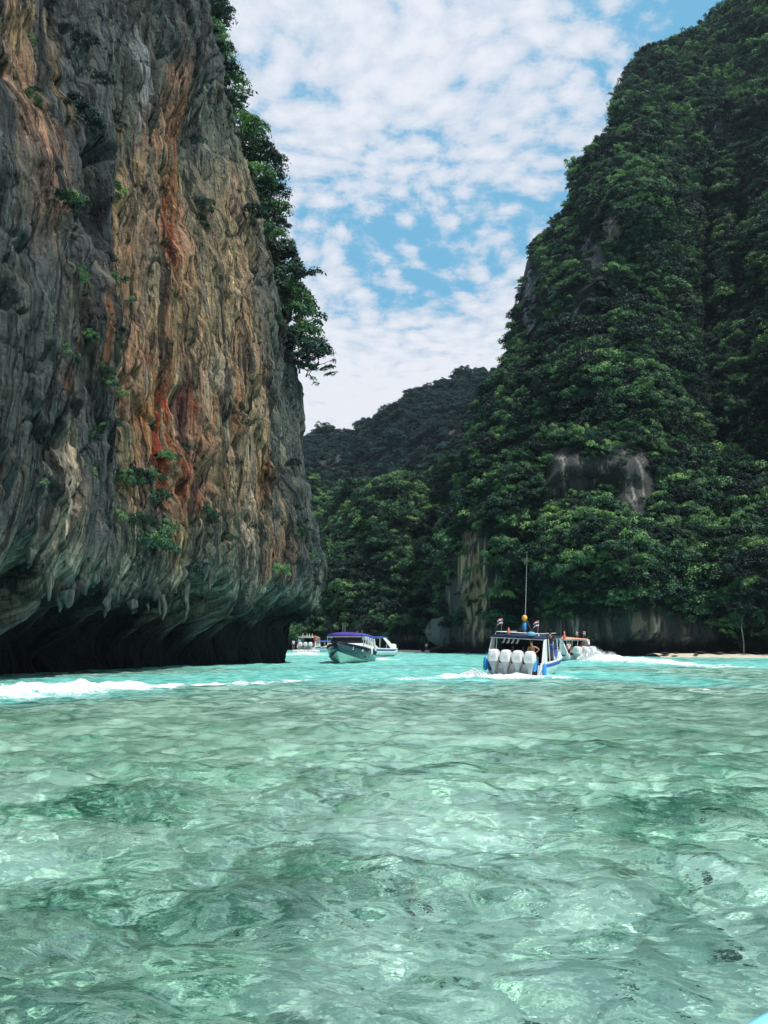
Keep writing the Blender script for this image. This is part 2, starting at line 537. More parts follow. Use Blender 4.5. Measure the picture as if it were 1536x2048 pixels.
# ------------------------------------------------------------------ rock materials
def rock_material(name, scale=1.0, bump=.25, flow=False):
    q = N(name)
    pos = q.n('ShaderNodeNewGeometry').outputs['Position']
    col = q.n('ShaderNodeVertexColor', layer_name='Col').outputs[0]
    st = q.mapping(pos, (1, 1, .16))
    n1 = q.noise(st, 3.2 * scale, 6, .7, .3)
    n2 = q.noise(pos, 7.0 * scale, 6, .7)
    n3 = q.noise(q.mapping(pos, (1, 1, .09)), 1.1 * scale, 4, .6, .4)
    c = col
    if flow:
        uv = q.n('ShaderNodeAttribute', attribute_name='flow').outputs['Vector']
        s1 = q.noise(q.mapping(uv, (2.6, .11, 1)), 1.0, 9, .72, .06)
        s2 = q.noise(q.mapping(uv, (7.0, .20, 1), (4, 2, 0)), 1.0, 8, .75, .05)
        s3 = q.noise(q.mapping(uv, (.8, .09, 1), (9, 5, 0)), 1.0, 7, .7, .08)
        c = q.mix(c, q.mix(c, (.16, .19, .20), 1.0, 'MULTIPLY'), q.maprange(s1, .53, .61))
        c = q.mix(c, q.mix(c, (1.7, 1.6, 1.42), 1.0, 'MULTIPLY'), q.maprange(s2, .53, .62))
        c = q.mix(c, q.mix(c, (.30, .34, .34), 1.0, 'MULTIPLY'), q.maprange(s2, .47, .40))
        c = q.mix(c, q.mix(c, (.28, .34, .35), 1.0, 'MULTIPLY'), q.maprange(s3, .56, .62))
        s4 = q.noise(q.mapping(uv, (3.4, .07, 1), (2, 7, 0)), 1.0, 6, .66, 0)
        c = q.mix(c, q.mix(c, (2.3, 2.15, 1.8), 1.0, 'MULTIPLY'), q.math('MULTIPLY', q.maprange(s4, .585, .63), .75))
        s5 = q.noise(q.mapping(uv, (5.2, .06, 1), (5, 1, 0)), 1.0, 5, .6, 0)
        c = q.mix(c, (.016, .022, .022), q.math('MULTIPLY', q.maprange(s5, .59, .63), .85))
    c = q.mix(c, q.mix(c, (.45, .45, .42), 1.0, 'MULTIPLY'), q.maprange(n1, .52, .66))
    c = q.mix(c, q.mix(c, (1.45, 1.4, 1.32), 1.0, 'MULTIPLY'), q.maprange(n2, .52, .7))
    c = q.mix(c, q.mix(c, (.42, .46, .47), 1.0, 'MULTIPLY'), q.maprange(n3, .56, .66))
    b1 = q.n('ShaderNodeBump', ins={'Strength': 1.0, 'Distance': bump, 'Height': n1})
    b2 = q.n('ShaderNodeBump', ins={'Strength': 1.0, 'Distance': bump * 1.0, 'Height': n2, 'Normal': b1})
    if flow:
        pit = q.n('ShaderNodeTexVoronoi', ins={'Vector': q.mapping(q.n('ShaderNodeVectorMath', operation='MULTIPLY_ADD', ins={0: q.n('ShaderNodeTexNoise', ins={'Vector': pos, 'Scale': 2.0, 'Detail': 3.0}).outputs['Color'], 1: (.25, .25, .25), 2: pos}).outputs[0], (1, 1, .55)), 'Scale': 3.2})
        b2 = q.n('ShaderNodeBump', ins={'Strength': .8, 'Distance': .22, 'Height': q.maprange(pit.outputs['Distance'], .05, .45), 'Normal': b2})
        b2 = q.n('ShaderNodeBump', ins={'Strength': .9, 'Distance': .16, 'Height': s2, 'Normal': b2})
    p = q.n('ShaderNodeBsdfPrincipled', ins={'Base Color': c, 'Roughness': .85, 'Specular IOR Level': .25, 'Normal': b2})
    return q.end(p)


def interp_track(pts, key, q_):
    k = np.array([p[key] for p in pts]); o = np.argsort(k)
    A = np.array(pts, float)[o]
    return [np.interp(q_, A[:, key], A[:, i]) for i in range(A.shape[1])]


# ------------------------------------------------------------------ the limestone cliff
CLIFF_TIP = [(640, 1190, 75), (636, 1130, 75), (628, 1050, 75.5), (612, 940, 76), (611, 860, 76.5), (604, 800, 77), (592, 700, 78), (570, 600, 79.5),
             (545, 500, 81), (520, 400, 83), (490, 330, 85), (465, 260, 87), (430, 180, 89.5), (400, 80, 92), (385, 0, 95), (350, -110, 99), (300, -300, 106)]


def build_cliff():
    tip = np.array([at(t[0] - 5 - 24 * max(0.0, min(1.0, (450 - t[1]) / 450)), t[1], t[2]) for t in CLIFF_TIP])
    zt = np.concatenate([[-3, tip[0, 2] - .5], tip[:, 2]])
    xt = np.concatenate([[tip[0, 0]] * 2, tip[:, 0]])
    yt = np.concatenate([[tip[0, 1]] * 2, tip[:, 1]])
    ZTOP = tip[-1, 2]
    nz_n, nz_u = 150, 560
    zn = np.linspace(0, 1, nz_n)
    # notch profile: parameter -> (inward depth, z)
    pf = np.array([(5.6, -2.5), (6.2, -.5), (6.8, 1.0), (6.9, 2.2), (6.4, 3.3), (5.3, 4.3), (3.6, 4.9), (1.7, 5.4), (.5, 5.9), (.1, 6.7), (0, 10.0)])
    pt = np.cumsum(np.concatenate([[0], np.hypot(*np.diff(pf, axis=0).T)])); pt /= pt[-1]
    zrow = np.concatenate([np.interp(zn, pt, pf[:, 1]), 10 + (ZTOP - 10) * (np.linspace(0, 1, nz_u + 1)[1:] ** 1.25)])
    inw = np.concatenate([np.interp(zn, pt, pf[:, 0]), np.zeros(nz_u)])
    nr = len(zrow)
    zc = np.maximum(zrow, 6)
    tx, ty = np.interp(zc, zt, xt), np.interp(zc, zt, yt)
    t0x, t0y = tx[0], ty[0]
    dx, dy = tx - t0x, ty - t0y
    hi = np.clip((zc - 28) / 70, 0, 1)
    ribs = [(-34 + 0 * tx, -6 + 0 * tx), (-30 - 6 * hi, 10 + 0 * tx), (-24.3 - 7 * hi, 26 + 2 * hi), (-18.6 - 8 * hi + .05 * dx, 40 + 3 * hi),
            (-12.6 + .42 * dx, 57 + .35 * dy), (tx - .5 + 0 * dx, ty - 3), (tx - .2, ty + 1.5), (tx - 4.5, ty + 8), (tx - 20, ty + 18), (tx - 80, ty + 24)]
    ribs = np.array(ribs)                                      # (k, 2, nr)
    # Catmull-Rom in rib index
    k = len(ribs)
    dens = [(0, 0), (1, 25), (2, 95), (3, 235), (4, 430), (5, 640), (6, 720), (7, 770), (8, 800), (9, 810)]
    colk = np.interp(np.arange(811), [d[1] for d in dens], [d[0] for d in dens])
    nc = len(colk)
    i1 = np.clip(np.floor(colk).astype(int), 0, k - 2); f = colk - i1
    i0, i2, i3 = np.clip(i1 - 1, 0, k - 1), i1 + 1, np.clip(i1 + 2, 0, k - 1)
    f = f[:, None, None]
    P0, P1, P2, P3 = ribs[i0], ribs[i1], ribs[i2], ribs[i3]
    cr = .5 * (2 * P1 + (-P0 + P2) * f + (2 * P0 - 5 * P1 + 4 * P2 - P3) * f ** 2 + (-P0 + 3 * P1 - 3 * P2 + P3) * f ** 3)
    X = cr[:, 0, :].T.copy(); Y = cr[:, 1, :].T.copy()          # (nr, nc)
    Z = np.repeat(zrow[:, None], nc, 1)
    gx, gy = np.gradient(X, axis=1), np.gradient(Y, axis=1)
    ln = np.hypot(gx, gy) + 1e-9
    nx, ny = gy / ln, -gx / ln
    S = np.cumsum(np.hypot(gx, gy), axis=1)[int(nr * .3)][None, :] + 0 * X
    px, py, _ = project(np.stack([X, Y, np.maximum(Z, 5)], -1))
    # lip height wanders along the cliff
    lipf = 1 + .26 * perlin(S / 6, 1.5) + .20 * perlin(S / 1.9, 3.5)
    Zl = Z * np.where(Z < 10, lipf * (1 - ss(5, 10, Z)) + ss(5, 10, Z), 1)
    inwv = inw[:, None] * (1 + .2 * perlin(S / 5, Z / 5, 2) + .10 * perlin(S / 1.6, Z / 2, 4))
    inwv = inwv * (1 - .42 * ss(500, 640, np.arange(nc))[None, :])
    # flowstone columns hanging in the notch
    gcol = np.zeros_like(X)
    for (cpx, wd, reach, z0) in ((62, 20, .9, 0), (150, 9, .5, 0), (372, 7, .75, 0), (425, 13, .62, 0), (468, 18, .85, 0), (508, 12, .6, 0), (560, 9, .4, 0), (250, 10, .4, 0), (115, 8, .4, 0)):
        g = np.exp(-((px[nz_n][None, :] - cpx - 14 * ss(6.5, 3, Z)) / wd) ** 2)
        inwv = inwv * (1 - reach * g * ss(.2, 4.6, Z))
        gcol = np.maximum(gcol, g * reach)
    # streak coordinate bends where the rock curves under
    Sw = S + .9 * (1 - ss(5.0, 7.4, Zl)) + .22 * perlin(S / 4, Z / 10, 9) + .03 * Z
    D = 1.4 * perlin(S / 11, Z / 24, .5) + .6 * perlin(S / 5, Z / 18, 2.5)
    fl1 = ridge(Sw / 2.1, Z / 17, 4)
    D += .40 * (fl1 - .5)
    for th_ in (-.30, -.05, .18, .36):
        D += .10 * ss(th_, th_ + .03, perlin(S / 1.7 + .06 * Z, Z / 6.5, 133) + .06 * perlin(S / .5, Z / .7, 134))
        D += .045 * ss(th_, th_ + .04, perlin(S / .7 - .05 * Z, Z / 2.8, 136))
    D += .32 * (ridge(Sw / .85, Z / 18, 6) - .5) * (.5 + ss(-.2, .4, perlin(S / 6, Z / 8, 12)))
    D += .19 * (ridge(Sw / .36, Z / 9.0, 7.7) - .5) + .09 * (ridge(Sw / .17, Z / 5.0, 8.7) - .5)
    D += .14 * fbm(S / .9, Z / 1.9, 3.3, 4, .6)
    D -= .30 * ss(.05, .0, np.abs(perlin(Sw / 1.5, Z / 20, 14))) * ss(-.1, .2, perlin(S / 4, Z / 6, 15)) + .22 * ss(.05, 0, np.abs(perlin((S + .3 * Z) / 2.6, Z / 5, 16))) + .16 * ss(.06, 0, np.abs(perlin(Sw / .7, Z / 12, 17)))
    # slab edges running down to the right
    dg = perlin((S + .55 * Z) / 3.4, (Z - .5 * S) / 13, 21)
    D += .45 * ss(.05, .16, dg) - .35 * ss(.10, .02, np.abs(perlin((S - .2 * Z) / 5, Z / 11, 25)))
    # pockets and solution holes
    pk = perlin(S / 1.5, Z / 2.6, 31)
    D -= .7 * ss(.42, .60, pk)
    pk2 = perlin(S / .55, Z / .9, 33)
    D -= .28 * ss(.36, .55, pk2) * ss(-.1, .3, perlin(S / 6, Z / 6, 40))

    def blob(cx, cy, rx, ry, wob=.35):
        wxx = px + wob * rx * 1.6 * perlin(S / 1.1, Z / 5, cx * .1)
        wyy = py + wob * ry * 1.2 * perlin(S / 1.1, Z / 3, cy * .1)
        return np.exp(-(((wxx - cx) / rx) ** 2 + ((wyy - cy) / ry) ** 2) ** 1.3)

    D += 2.2 * (1 - ss(165, 235, px + 22 * perlin(Z / 9, 2.2)))  * ss(40, 400, py)           # buttress at the near end
    D += 1.6 * blob(330, 60, 120, 170)                                                        # bulge overhead
    D -= 1.2 * blob(365, 330, 60, 170)
    for c in ((140, 430, 34, 105, -4.2), (125, 360, 20, 40, -2.5), (112, 40, 16, 60, -2.0), (150, 1010, 10, 60, -1.4), (180, 950, 9, 70, -1.3), (185, 1060, 14, 40, -1.6), (40, 900, 30, 50, -1.5),
              (330, 850, 30, 90, -1.5), (265, 755, 6, 20, -1.0), (312, 640, 7, 60, -.6), (390, 960, 26, 40, -1.3), (575, 900, 14, 120, -1.6), (505, 600, 10, 110, -.7)):
        D += c[4] * blob(*c[:4])
    D *= np.where(Z < 10, .55 + .45 * ss(4.5, 10, Z), 1)
    edge = 1 - ss(720, 790, np.arange(nc))[None, :] * .5
    D *= edge
    # stalactite fringe along the lip
    fr = np.clip(ridge(S / .9, 0, 50) - .35, 0, 1) * np.exp(-((Zl - 5.0) / 1.1) ** 2)
    Zl = Zl - 1.2 * fr - .5 * np.exp(-((Zl - 5.0) / 1.3) ** 2) * fbm(S / .7, inwv / 1.5, 2, 2)
    OX = X + nx * (D - inwv)
    OY = Y + ny * (D - inwv)
    OZ = Zl + .12 * fbm(S / .8, Z / .8, 8, 2)
    # ---------- colour of the stone
    r3 = lambda *c: np.array(c, float)
    nS = perlin(Sw / 1.6, Z / 30, 60); nT = perlin(Sw / .55, Z / 14, 61); nU = perlin(Sw / .22, Z / 7, 62); nB = fbm(S / 3, Z / 5, 63, 3)
    grey = r3(.075, .095, .105); green = r3(.115, .145, .115); tan = r3(.40, .30, .17); pink = r3(.46, .27, .18)
    orange = r3(.42, .18, .075); red = r3(.40, .062, .028); cream = r3(.60, .52, .39); black = r3(.022, .028, .030); pale = r3(.27, .30, .31)
    col = np.zeros(X.shape + (3,)) + green

    def lay(c, m):
        nonlocal col
        m = np.clip(m, 0, 1)[..., None]
        col = col * (1 - m) + c * m

    wpx = px + 10 * nS * 2 + 8 * nT
    lay(grey, .8 * (1 - ss(195, 240, wpx)))
    panel = ss(205, 245, wpx) * (1 - ss(470, 560, wpx)) * ss(260, 420, py + 60 * nT) * (1 - ss(960, 1050, py + 60 * nT))
    lay(tan * .8, panel * (.62 + .5 * nS))
    lay(pink * .95, panel * .6 * ss(.0, .3, perlin(Sw / 2.2, Z / 16, 97)))
    lay(green * 1.15, panel * ss(.1, .35, nS) * .6)
    lay(grey * .75, (1 - ss(60, 330, py)) * ss(180, 230, px) * (1 - ss(420, 460, px)) * .8)
    right = ss(470, 570, wpx)
    lay(grey * .75 + green * .25, right * .65)
    # green and blue-grey wash stripes
    lay(green * .8, .75 * ss(.12, .35, nT) * ss(-.2, .2, nB))
    lay(grey, .7 * ss(.15, .4, perlin(Sw / .8, Z / 22, 70)))
    for (cx, cy, rx, ry, c, m, th) in (
            (20, 230, 48, 220, pink, .9, -.1), (30, 90, 40, 90, tan, .8, 0), (135, 640, 34, 110, orange * .6, .7, .0), (75, 1010, 22, 110, cream * .8, .95, -.3), (62, 1120, 30, 60, cream * .7, .6, 0), (35, 770, 30, 26, orange * .7, .7, 0),
            (95, 180, 10, 60, tan * .7, .8, 0), (175, 1050, 16, 80, pale * .8, .7, 0), (245, 560, 22, 200, pink * .8, .7, -.1), (232, 380, 22, 110, tan, .8, 0), (335, 420, 26, 190, orange * .85, .95, -.15),
            (345, 300, 20, 110, orange * .75, .8, -.1), (300, 280, 34, 70, pink * .75, .8, -.1), (328, 160, 16, 26, pink, .9, -.5), (350, 470, 17, 70, red * .55, .85, -.1), (285, 420, 30, 90, pink * .8, .7, 0),
            (385, 480, 22, 60, pink, .8, -.1), (275, 720, 45, 90, pink * .9, .85, -.05), (330, 600, 12, 130, orange * .75, .8, 0), (325, 880, 42, 120, orange * .7, .9, -.2), (318, 870, 12, 70, red * .8, .95, -.2),
            (354, 870, 9, 110, red * 1.1, 1.0, -.35), (345, 810, 16, 22, red, .95, -.3), (338, 960, 26, 60, red * .45, .85, -.2), (385, 820, 36, 120, pink, .8, -.1), (395, 960, 34, 70, pink * .75, .8, -.1),
            (470, 730, 26, 130, pink * .95, .85, -.1), (455, 830, 30, 40, orange * .7, .7, -.1), (440, 520, 40, 100, tan, .7, -.05), (420, 660, 50, 140, tan * .9, .6, 0), (490, 930, 18, 150, tan, .85, -.1),
            (520, 960, 12, 60, orange * .9, .9, -.2), (525, 780, 10, 90, orange * .6, .7, -.1), (548, 1040, 16, 70, tan, .7, 0), (480, 1030, 10, 110, cream * .75, .9, -.2), (560, 1110, 20, 50, pink * .6, .7, -.1),
            (330, 1100, 14, 80, tan * .8, .8, 0), (440, 1060, 10, 80, tan, .8, 0), (412, 740, 20, 60, cream * .8, .7, 0), (300, 560, 14, 120, cream * .6, .6, 0), (258, 150, 7, 90, pale, .9, -.3), (275, 150, 9, 80, tan * .6, .7, 0),
            (60, 480, 40, 60, pale * .6, .6, 0), (40, 1000, 36, 60, pale * .55, .6, 0), (200, 900, 14, 160, grey * 1.6, .7, 0), (420, 330, 20, 80, pale * .5, .6, 0)):
        m_ = blob(cx, cy, rx * 1.25, ry * 1.15, .5) * m * (1.1 * ss(th - .12, th + .16, nT * .6 + nU * .35 + nB * .25) + .12)
        lay(c, m_)
    # mineral wash stripes everywhere, very fine
    lay(black, .8 * ss(.18, .36, nU * .6 + nT * .6) * (.55 + .45 * ss(-.1, .3, nB)))
    lay(black * 1.3, .8 * ss(.24, .42, perlin(Sw / 1.1, Z / 12, 95) + .3 * nU))
    lay(cream * .75, .42 * ss(.20, .40, perlin(Sw / .3, Z / 12, 80) * .8 + nB * .3) * (panel + .25))
    # lip: pale green flowstone, then tide stain plus notch shade painted into the stone
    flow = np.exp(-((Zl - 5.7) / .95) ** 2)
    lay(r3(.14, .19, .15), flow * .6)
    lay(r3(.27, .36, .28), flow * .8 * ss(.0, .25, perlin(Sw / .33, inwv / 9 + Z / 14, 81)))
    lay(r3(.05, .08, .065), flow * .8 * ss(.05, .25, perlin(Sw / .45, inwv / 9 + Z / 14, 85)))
    tide_and_shade = (1 - ss(4.1, 5.7, Zl + .7 * nB + 3.6 * gcol))
    lay(black * .6, tide_and_shade * .97)
    lay(r3(.035, .05, .035), .6 * ss(.1, .3, nB) * (1 - tide_and_shade) * ss(.15, .35, perlin(S / 1.2, Z / 1.2, 90)))   # moss
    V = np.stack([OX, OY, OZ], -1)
    # top: fold back into the hill
    cap = V[-1].copy(); cap[:, 0] -= 30 ; cap[:, 1] += 18; cap[:, 2] += 6
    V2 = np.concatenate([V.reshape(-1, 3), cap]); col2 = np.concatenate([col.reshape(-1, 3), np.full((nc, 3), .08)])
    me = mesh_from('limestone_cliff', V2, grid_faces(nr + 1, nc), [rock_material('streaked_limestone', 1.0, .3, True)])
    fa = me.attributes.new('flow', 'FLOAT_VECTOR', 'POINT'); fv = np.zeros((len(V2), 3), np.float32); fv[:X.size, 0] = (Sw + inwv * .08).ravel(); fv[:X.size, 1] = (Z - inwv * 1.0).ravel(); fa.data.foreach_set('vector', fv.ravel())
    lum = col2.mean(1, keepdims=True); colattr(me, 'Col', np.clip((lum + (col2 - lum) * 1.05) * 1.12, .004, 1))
    o = obj('limestone_cliff', me)
    tag(o, 'tall limestone cliff with orange and grey streaks overhanging the water', 'cliff', kind='structure')
    return V, (nr, nc), px, py


CL_V, CL_S, CL_PX, CL_PY = build_cliff()


def cliff_at(px, py):
    """surface point of the cliff seen at a picture point"""
    d = (CL_PX - px) ** 2 + (CL_PY - py) ** 2
    i = np.unravel_index(np.argmin(d), d.shape)
    return CL_V[i]


def tube(V, Fq, pts, rad, sides=6):
    pts = [np.asarray(p, float) for p in pts]
    b = len(V)
    for i, p in enumerate(pts):
        t = pts[min(i + 1, len(pts) - 1)] - pts[max(i - 1, 0)]
        t /= np.linalg.norm(t) + 1e-9
        up = np.array([0, 0, 1.]) if abs(t[2]) < .9 else np.array([1., 0, 0])
        a = np.cross(t, up); a /= np.linalg.norm(a); c = np.cross(t, a)
        for k_ in range(sides):
            th = 2 * math.pi * k_ / sides
            V.append(p + (a * math.cos(th) + c * math.sin(th)) * rad[i])
    for i in range(len(pts) - 1):
        for k_ in range(sides):
            k2 = (k_ + 1) % sides
            Fq.append((b + i * sides + k_, b + i * sides + k2, b + (i + 1) * sides + k2, b + (i + 1) * sides + k_))


# dripstones hanging along the lip of the overhang
def build_dripstones():
    q = N('dripstone')
    g = q.n('ShaderNodeNewGeometry').outputs['Position']
    nz = q.noise(q.mapping(g, (1, 1, .25)), 5, 6, .7)
    p = q.n('ShaderNodeBsdfPrincipled', ins={'Base Color': q.ramp(nz, [(.35, (.012, .018, .016)), (.5, (.035, .05, .042)), (.68, (.12, .16, .13))]), 'Roughness': .8, 'Normal': q.n('ShaderNodeBump', ins={'Distance': .1, 'Height': nz})})
    m = q.end(p)
    row = int(np.argmin(np.abs(CL_V[:150, :, 2].mean(1) - 5.35)))
    L = CL_V[row]
    ppx, _, _ = project(L)
    cliff = bpy.data.objects['limestone_cliff']
    r = random.Random(12)
    spots = [(372, 2.4, .22), (366, 1.2, .12)] + [(r.uniform(10, 610), r.choice((.4, .55, .8, 1.2)) * r.uniform(.7, 1.2), r.uniform(.12, .30)) for _ in range(30)]
    for px, ln, rad in spots:
        P = L[int(np.argmin(np.abs(ppx - px)))]
        V, Fq = [], []
        j = lambda s: np.array([r.gauss(0, s), r.gauss(0, s), 0])
        pts = [P + np.array([-.15, 0, .45])] + [P + np.array([0, 0, -ln * t]) + j(.05) for t in (0, .3, .6, .85, 1.0)]
        tube(V, Fq, pts, [rad * 1.8, rad * 1.25, rad, rad * .7, rad * .4, .015], 7)
        o = obj('stalactite', mesh_from('stalactite', np.array(V), np.array(Fq), [m]), cliff)


# ------------------------------------------------------------------ forested mountains
def tps(pts):
    P = np.array(pts, float)
    xy, v = P[:, :2] / 500, P[:, 2]
    n = len(P)
    d = np.linalg.norm(xy[:, None] - xy[None], axis=-1)
    K = np.where(d > 0, d * d * np.log(d + 1e-12), 0) + np.eye(n) * .01
    A = np.zeros((n + 3, n + 3)); A[:n, :n] = K; A[:n, n] = 1; A[:n, n + 1:] = xy; A[n, :n] = 1; A[n + 1:, :n] = xy.T
    w_ = np.linalg.solve(A, np.concatenate([v, [0, 0, 0]]))

    def f(x, y):
        q_ = np.stack([np.asarray(x) / 500, np.asarray(y) / 500], -1)
        out = w_[n] + q_[..., 0] * w_[n + 1] + q_[..., 1] * w_[n + 2]
        for i in range(n):
            r = np.hypot(q_[..., 0] - xy[i, 0], q_[..., 1] - xy[i, 1])
            out = out + w_[i] * r * r * np.log(r + 1e-12)
        return out
    return f


def build_mountain(name, label, sil, base_y, depth_pts, x0, x1, nc, nr, rocks, amp=1.25, round_=9.0, back=60.0, blobs=()):
    pxs = np.linspace(x0, x1, nc)
    sp = np.array(sil, float)
    top = np.interp(pxs, sp[:, 0], sp[:, 1])
    kern = np.array([1, 2, 3, 2, 1.]); kern /= kern.sum()
    v = np.linspace(0, 1, nr)
    vv = v[:, None]
    PX = np.repeat(pxs[None, :], nr, 0)
    PY = base_y + (top[None, :] - base_y) * vv
    dep = tps(depth_pts)(PX, PY)
    q_ = np.clip((vv - .80) / .20, 0, 1)
    dep = dep + round_ * (1 - np.sqrt(np.clip(1 - q_ ** 2, 0, 1)))
    for (bx, by, rx, ry, am) in blobs:
        g = np.exp(-(((PX - bx + 30 * perlin(PX / 90, PY / 90, 5)) / rx) ** 2 + ((PY - by) / ry) ** 2))
        dep = dep + am * g
    p = R(PITCH)
    a = (PX - 768) / F; b = (1024 - PY) / F
    dx, dy, dz = a, math.cos(p) - b * math.sin(p), math.sin(p) + b * math.cos(p)
    X, Y, Z = dx / dy * dep, dep, EYE + dz / dy * dep
    # relief in the world: crags, gullies, ledges
    D = 7.5 * perlin(X / 34, Y / 34, Z / 50) + 4.6 * perlin(X / 13, Y / 13, Z / 22 + 7) + 1.8 * (ridge(X / 7, Y / 7, Z / 15) - .5) + .8 * perlin(X / 3, Y / 3, Z / 4)
    low = ss(0, 8, Z)
    bot = ss(0, .03, vv)
    fade = (1 - ss(.93, 1.0, vv) * .6) * (.3 + .7 * low)
    Yn = Y - amp * D * fade
    X = X * Yn / Y; Z = np.where(Z > EYE, EYE + (Z - EYE) * Yn / Y, Z); Y = Yn
    # tide-cut foot
    Y = Y + 1.5 * (1 - ss(1.0, 3.2, Z)) + .0 * bot
    # hill continues behind the skyline
    rows_b = []
    for k_, (g, dzb) in enumerate(((.12, -.02), (.4, -.15), (1.0, -1.0))):
        r_ = np.stack([X[-1] + g * back * .25 * (1 if x0 > 500 else -1), Y[-1] + g * back, np.where(Z[-1] > 0, Z[-1] * (1 + dzb) + (0 if k_ < 2 else -3), -3)], -1)
        rows_b.append(r_)
    V = np.stack([X, Y, Z], -1)
    # close the foot below water
    foot = V[0].copy(); foot[:, 2] = -3
    Vall = np.concatenate([foot[None], V, np.array(rows_b)], 0)
    pxw, pyw = PX + 8 * perlin(X / 3, Z / 3, 1), PY + 8 * perlin(X / 3, Z / 3, 4)
    rk = np.zeros_like(PX)
    ex = np.zeros_like(PX)
    tanm = np.zeros_like(PX)
    for (cx, cy, rx, ry, m_, tn) in rocks:
        g = np.exp(-(((pxw - cx) / rx) ** 2 + ((pyw - cy) / ry) ** 2) ** 1.5) * m_
        rk = np.maximum(rk, g)
        ex = np.maximum(ex, m_ * np.exp(-(((pxw - cx) / (rx * 1.15 + 24)) ** 2 + ((pyw - cy - 16) / (ry * 1.05 + 26)) ** 2) ** 2))
        tanm = np.maximum(tanm, g * tn)
    steep = ss(.1, .45, perlin(X / 9, Y / 9, Z / 26 + 40) + .25 * perlin(X / 3, Y / 3, Z / 10))
    rk = np.maximum(rk, .62 * steep)
    st = perlin(X / 1.3 + .06 * Z, Y / 1.6, Z / 14); st2 = perlin(X / .5, Y / .6, Z / 9)
    base = np.array([.014, .032, .025])
    grey = np.array([.070, .085, .088])
    col = base + (grey - base) * np.clip(rk * 1.3, 0, 1)[..., None]
    m_ = (rk * ss(.12, .38, st + .5 * st2) * ss(.45, .9, rk))[..., None]
    col = col * (1 - m_ * .8) + np.array([.70, .73, .71]) * m_ * .8
    m_ = np.clip(tanm * 1.2 * ss(-.25, .1, st + .3 * st2), 0, 1)[..., None]
    col = col * (1 - m_) + np.array([.60, .45, .28]) * m_
    m_ = (.85 * ss(.15, .32, st2 * .7 + st * .5 + .05) * (rk > .1))[..., None]
    col = col * (1 - m_) + np.array([.02, .026, .026]) * m_
    m_ = (1 - ss(1.0, 2.4, Z + perlin(X / 2, Y / 2) * 1.0))[..., None]
    col = col * (1 - m_) + np.array([.014, .017, .016]) * m_
    cf = np.concatenate([col[:1], col, np.repeat(col[-1:], 3, 0)], 0)
    me = mesh_from(name, Vall.reshape(-1, 3), grid_faces(nr + 4, nc), [MOUNT_MAT])
    colattr(me, 'Col', cf.reshape(-1, 3))
    o = obj(name, me)
    tag(o, label, kind='structure')
    return V, PX, PY, rk, ex


MOUNT_MAT = rock_material('weathered_crag', .55, .5)

SIL_C = [(868, 1306), (884, 1240), (892, 1150), (900, 1060), (926, 1000), (948, 900), (966, 830), (1006, 765), (1026, 715), (1030, 650), (1040, 585), (1054, 520), (1082, 490), (1112, 460),
         (1136, 425), (1144, 350), (1184, 312), (1226, 268), (1236, 205), (1268, 136), (1306, 102), (1352, 82), (1402, 64), (1452, 26), (1492, -24), (1560, -150), (1700, -330), (2000, -560)]
DEP_C = [(860, 1300, 140), (930, 1300, 124), (1030, 1300, 116), (1150, 1300, 108), (1300, 1300, 104), (1536, 1300, 100), (2000, 1300, 84),
         (890, 1080, 142), (960, 1080, 122), (1000, 900, 136), (950, 900, 150), (1020, 620, 190), (1080, 620, 165), (1130, 500, 172), (1110, 420, 195), (1180, 380, 178),
         (1150, 900, 122), (1250, 900, 118), (1200, 650, 140), (1290, 400, 155), (1380, 600, 150), (1340, 900, 122), (1350, 1050, 112), (1430, 900, 140), (1425, 620, 172), (1420, 430, 192), (1480, 700, 142), (1536, 500, 160),
         (1500, 1000, 118), (1250, 220, 200), (1300, 100, 222), (1400, 200, 205), (1450, 20, 232), (1536, 200, 195), (1536, -100, 235), (1700, 0, 190), (1700, 700, 120), (2000, 0, 170), (2000, 700, 105), (2000, -500, 240)]
ROCK_C = [(1408, 470, 15, 120, 1.0, 0), (1420, 650, 12, 120, 1.0, 0), (1430, 840, 12, 80, .8, 0), (1330, 880, 10, 60, .6, 0), (1190, 520, 22, 30, .9, 0), (1120, 640, 16, 50, .8, 0), (1475, 430, 12, 70, .8, 0),(1130, 940, 40, 50, 1.0, .15), (1110, 970, 16, 60, 1.0, .0), (1200, 950, 70, 45, .9, .1), (1270, 960, 34, 80, 1.0, .1), (1115, 1000, 50, 30, .9, 0), (1180, 500, 30, 60, 1.0, 0), (1150, 640, 30, 40, .9, 0), (1240, 900, 90, 22, .8, 0), (1180, 1010, 60, 40, .8, 0), (1300, 990, 30, 40, .8, 0),
          (1222, 460, 26, 34, .9, .6), (1180, 600, 40, 50, .8, .0), (1160, 560, 30, 36, .8, 0), (1058, 620, 22, 130, .9, 0), (1050, 540, 18, 70, .9, 0), (1130, 390, 16, 60, .9, 0), (1440, 250, 36, 50, .9, 0), (1390, 380, 22, 80, .9, 0),
          (950, 1180, 24, 125, 1.0, 1.2), (930, 1120, 14, 70, 1.0, 1.2), (966, 1200, 16, 95, 1.0, 1.2), (910, 1180, 34, 120, .9, .0), (1000, 1190, 40, 120, .8, .05), (1040, 1230, 60, 60, .8, 0),
          (1150, 1262, 120, 30, 1.0, .22), (1280, 1258, 100, 32, 1.0, .30), (1380, 1272, 70, 24, 1.0, .14), (1250, 1300, 400, 14, 1.0, 0), (920, 1290, 60, 20, 1.0, 0), (1290, 270, 26, 40, .7, 0), (1330, 540, 20, 50, .6, 0)]
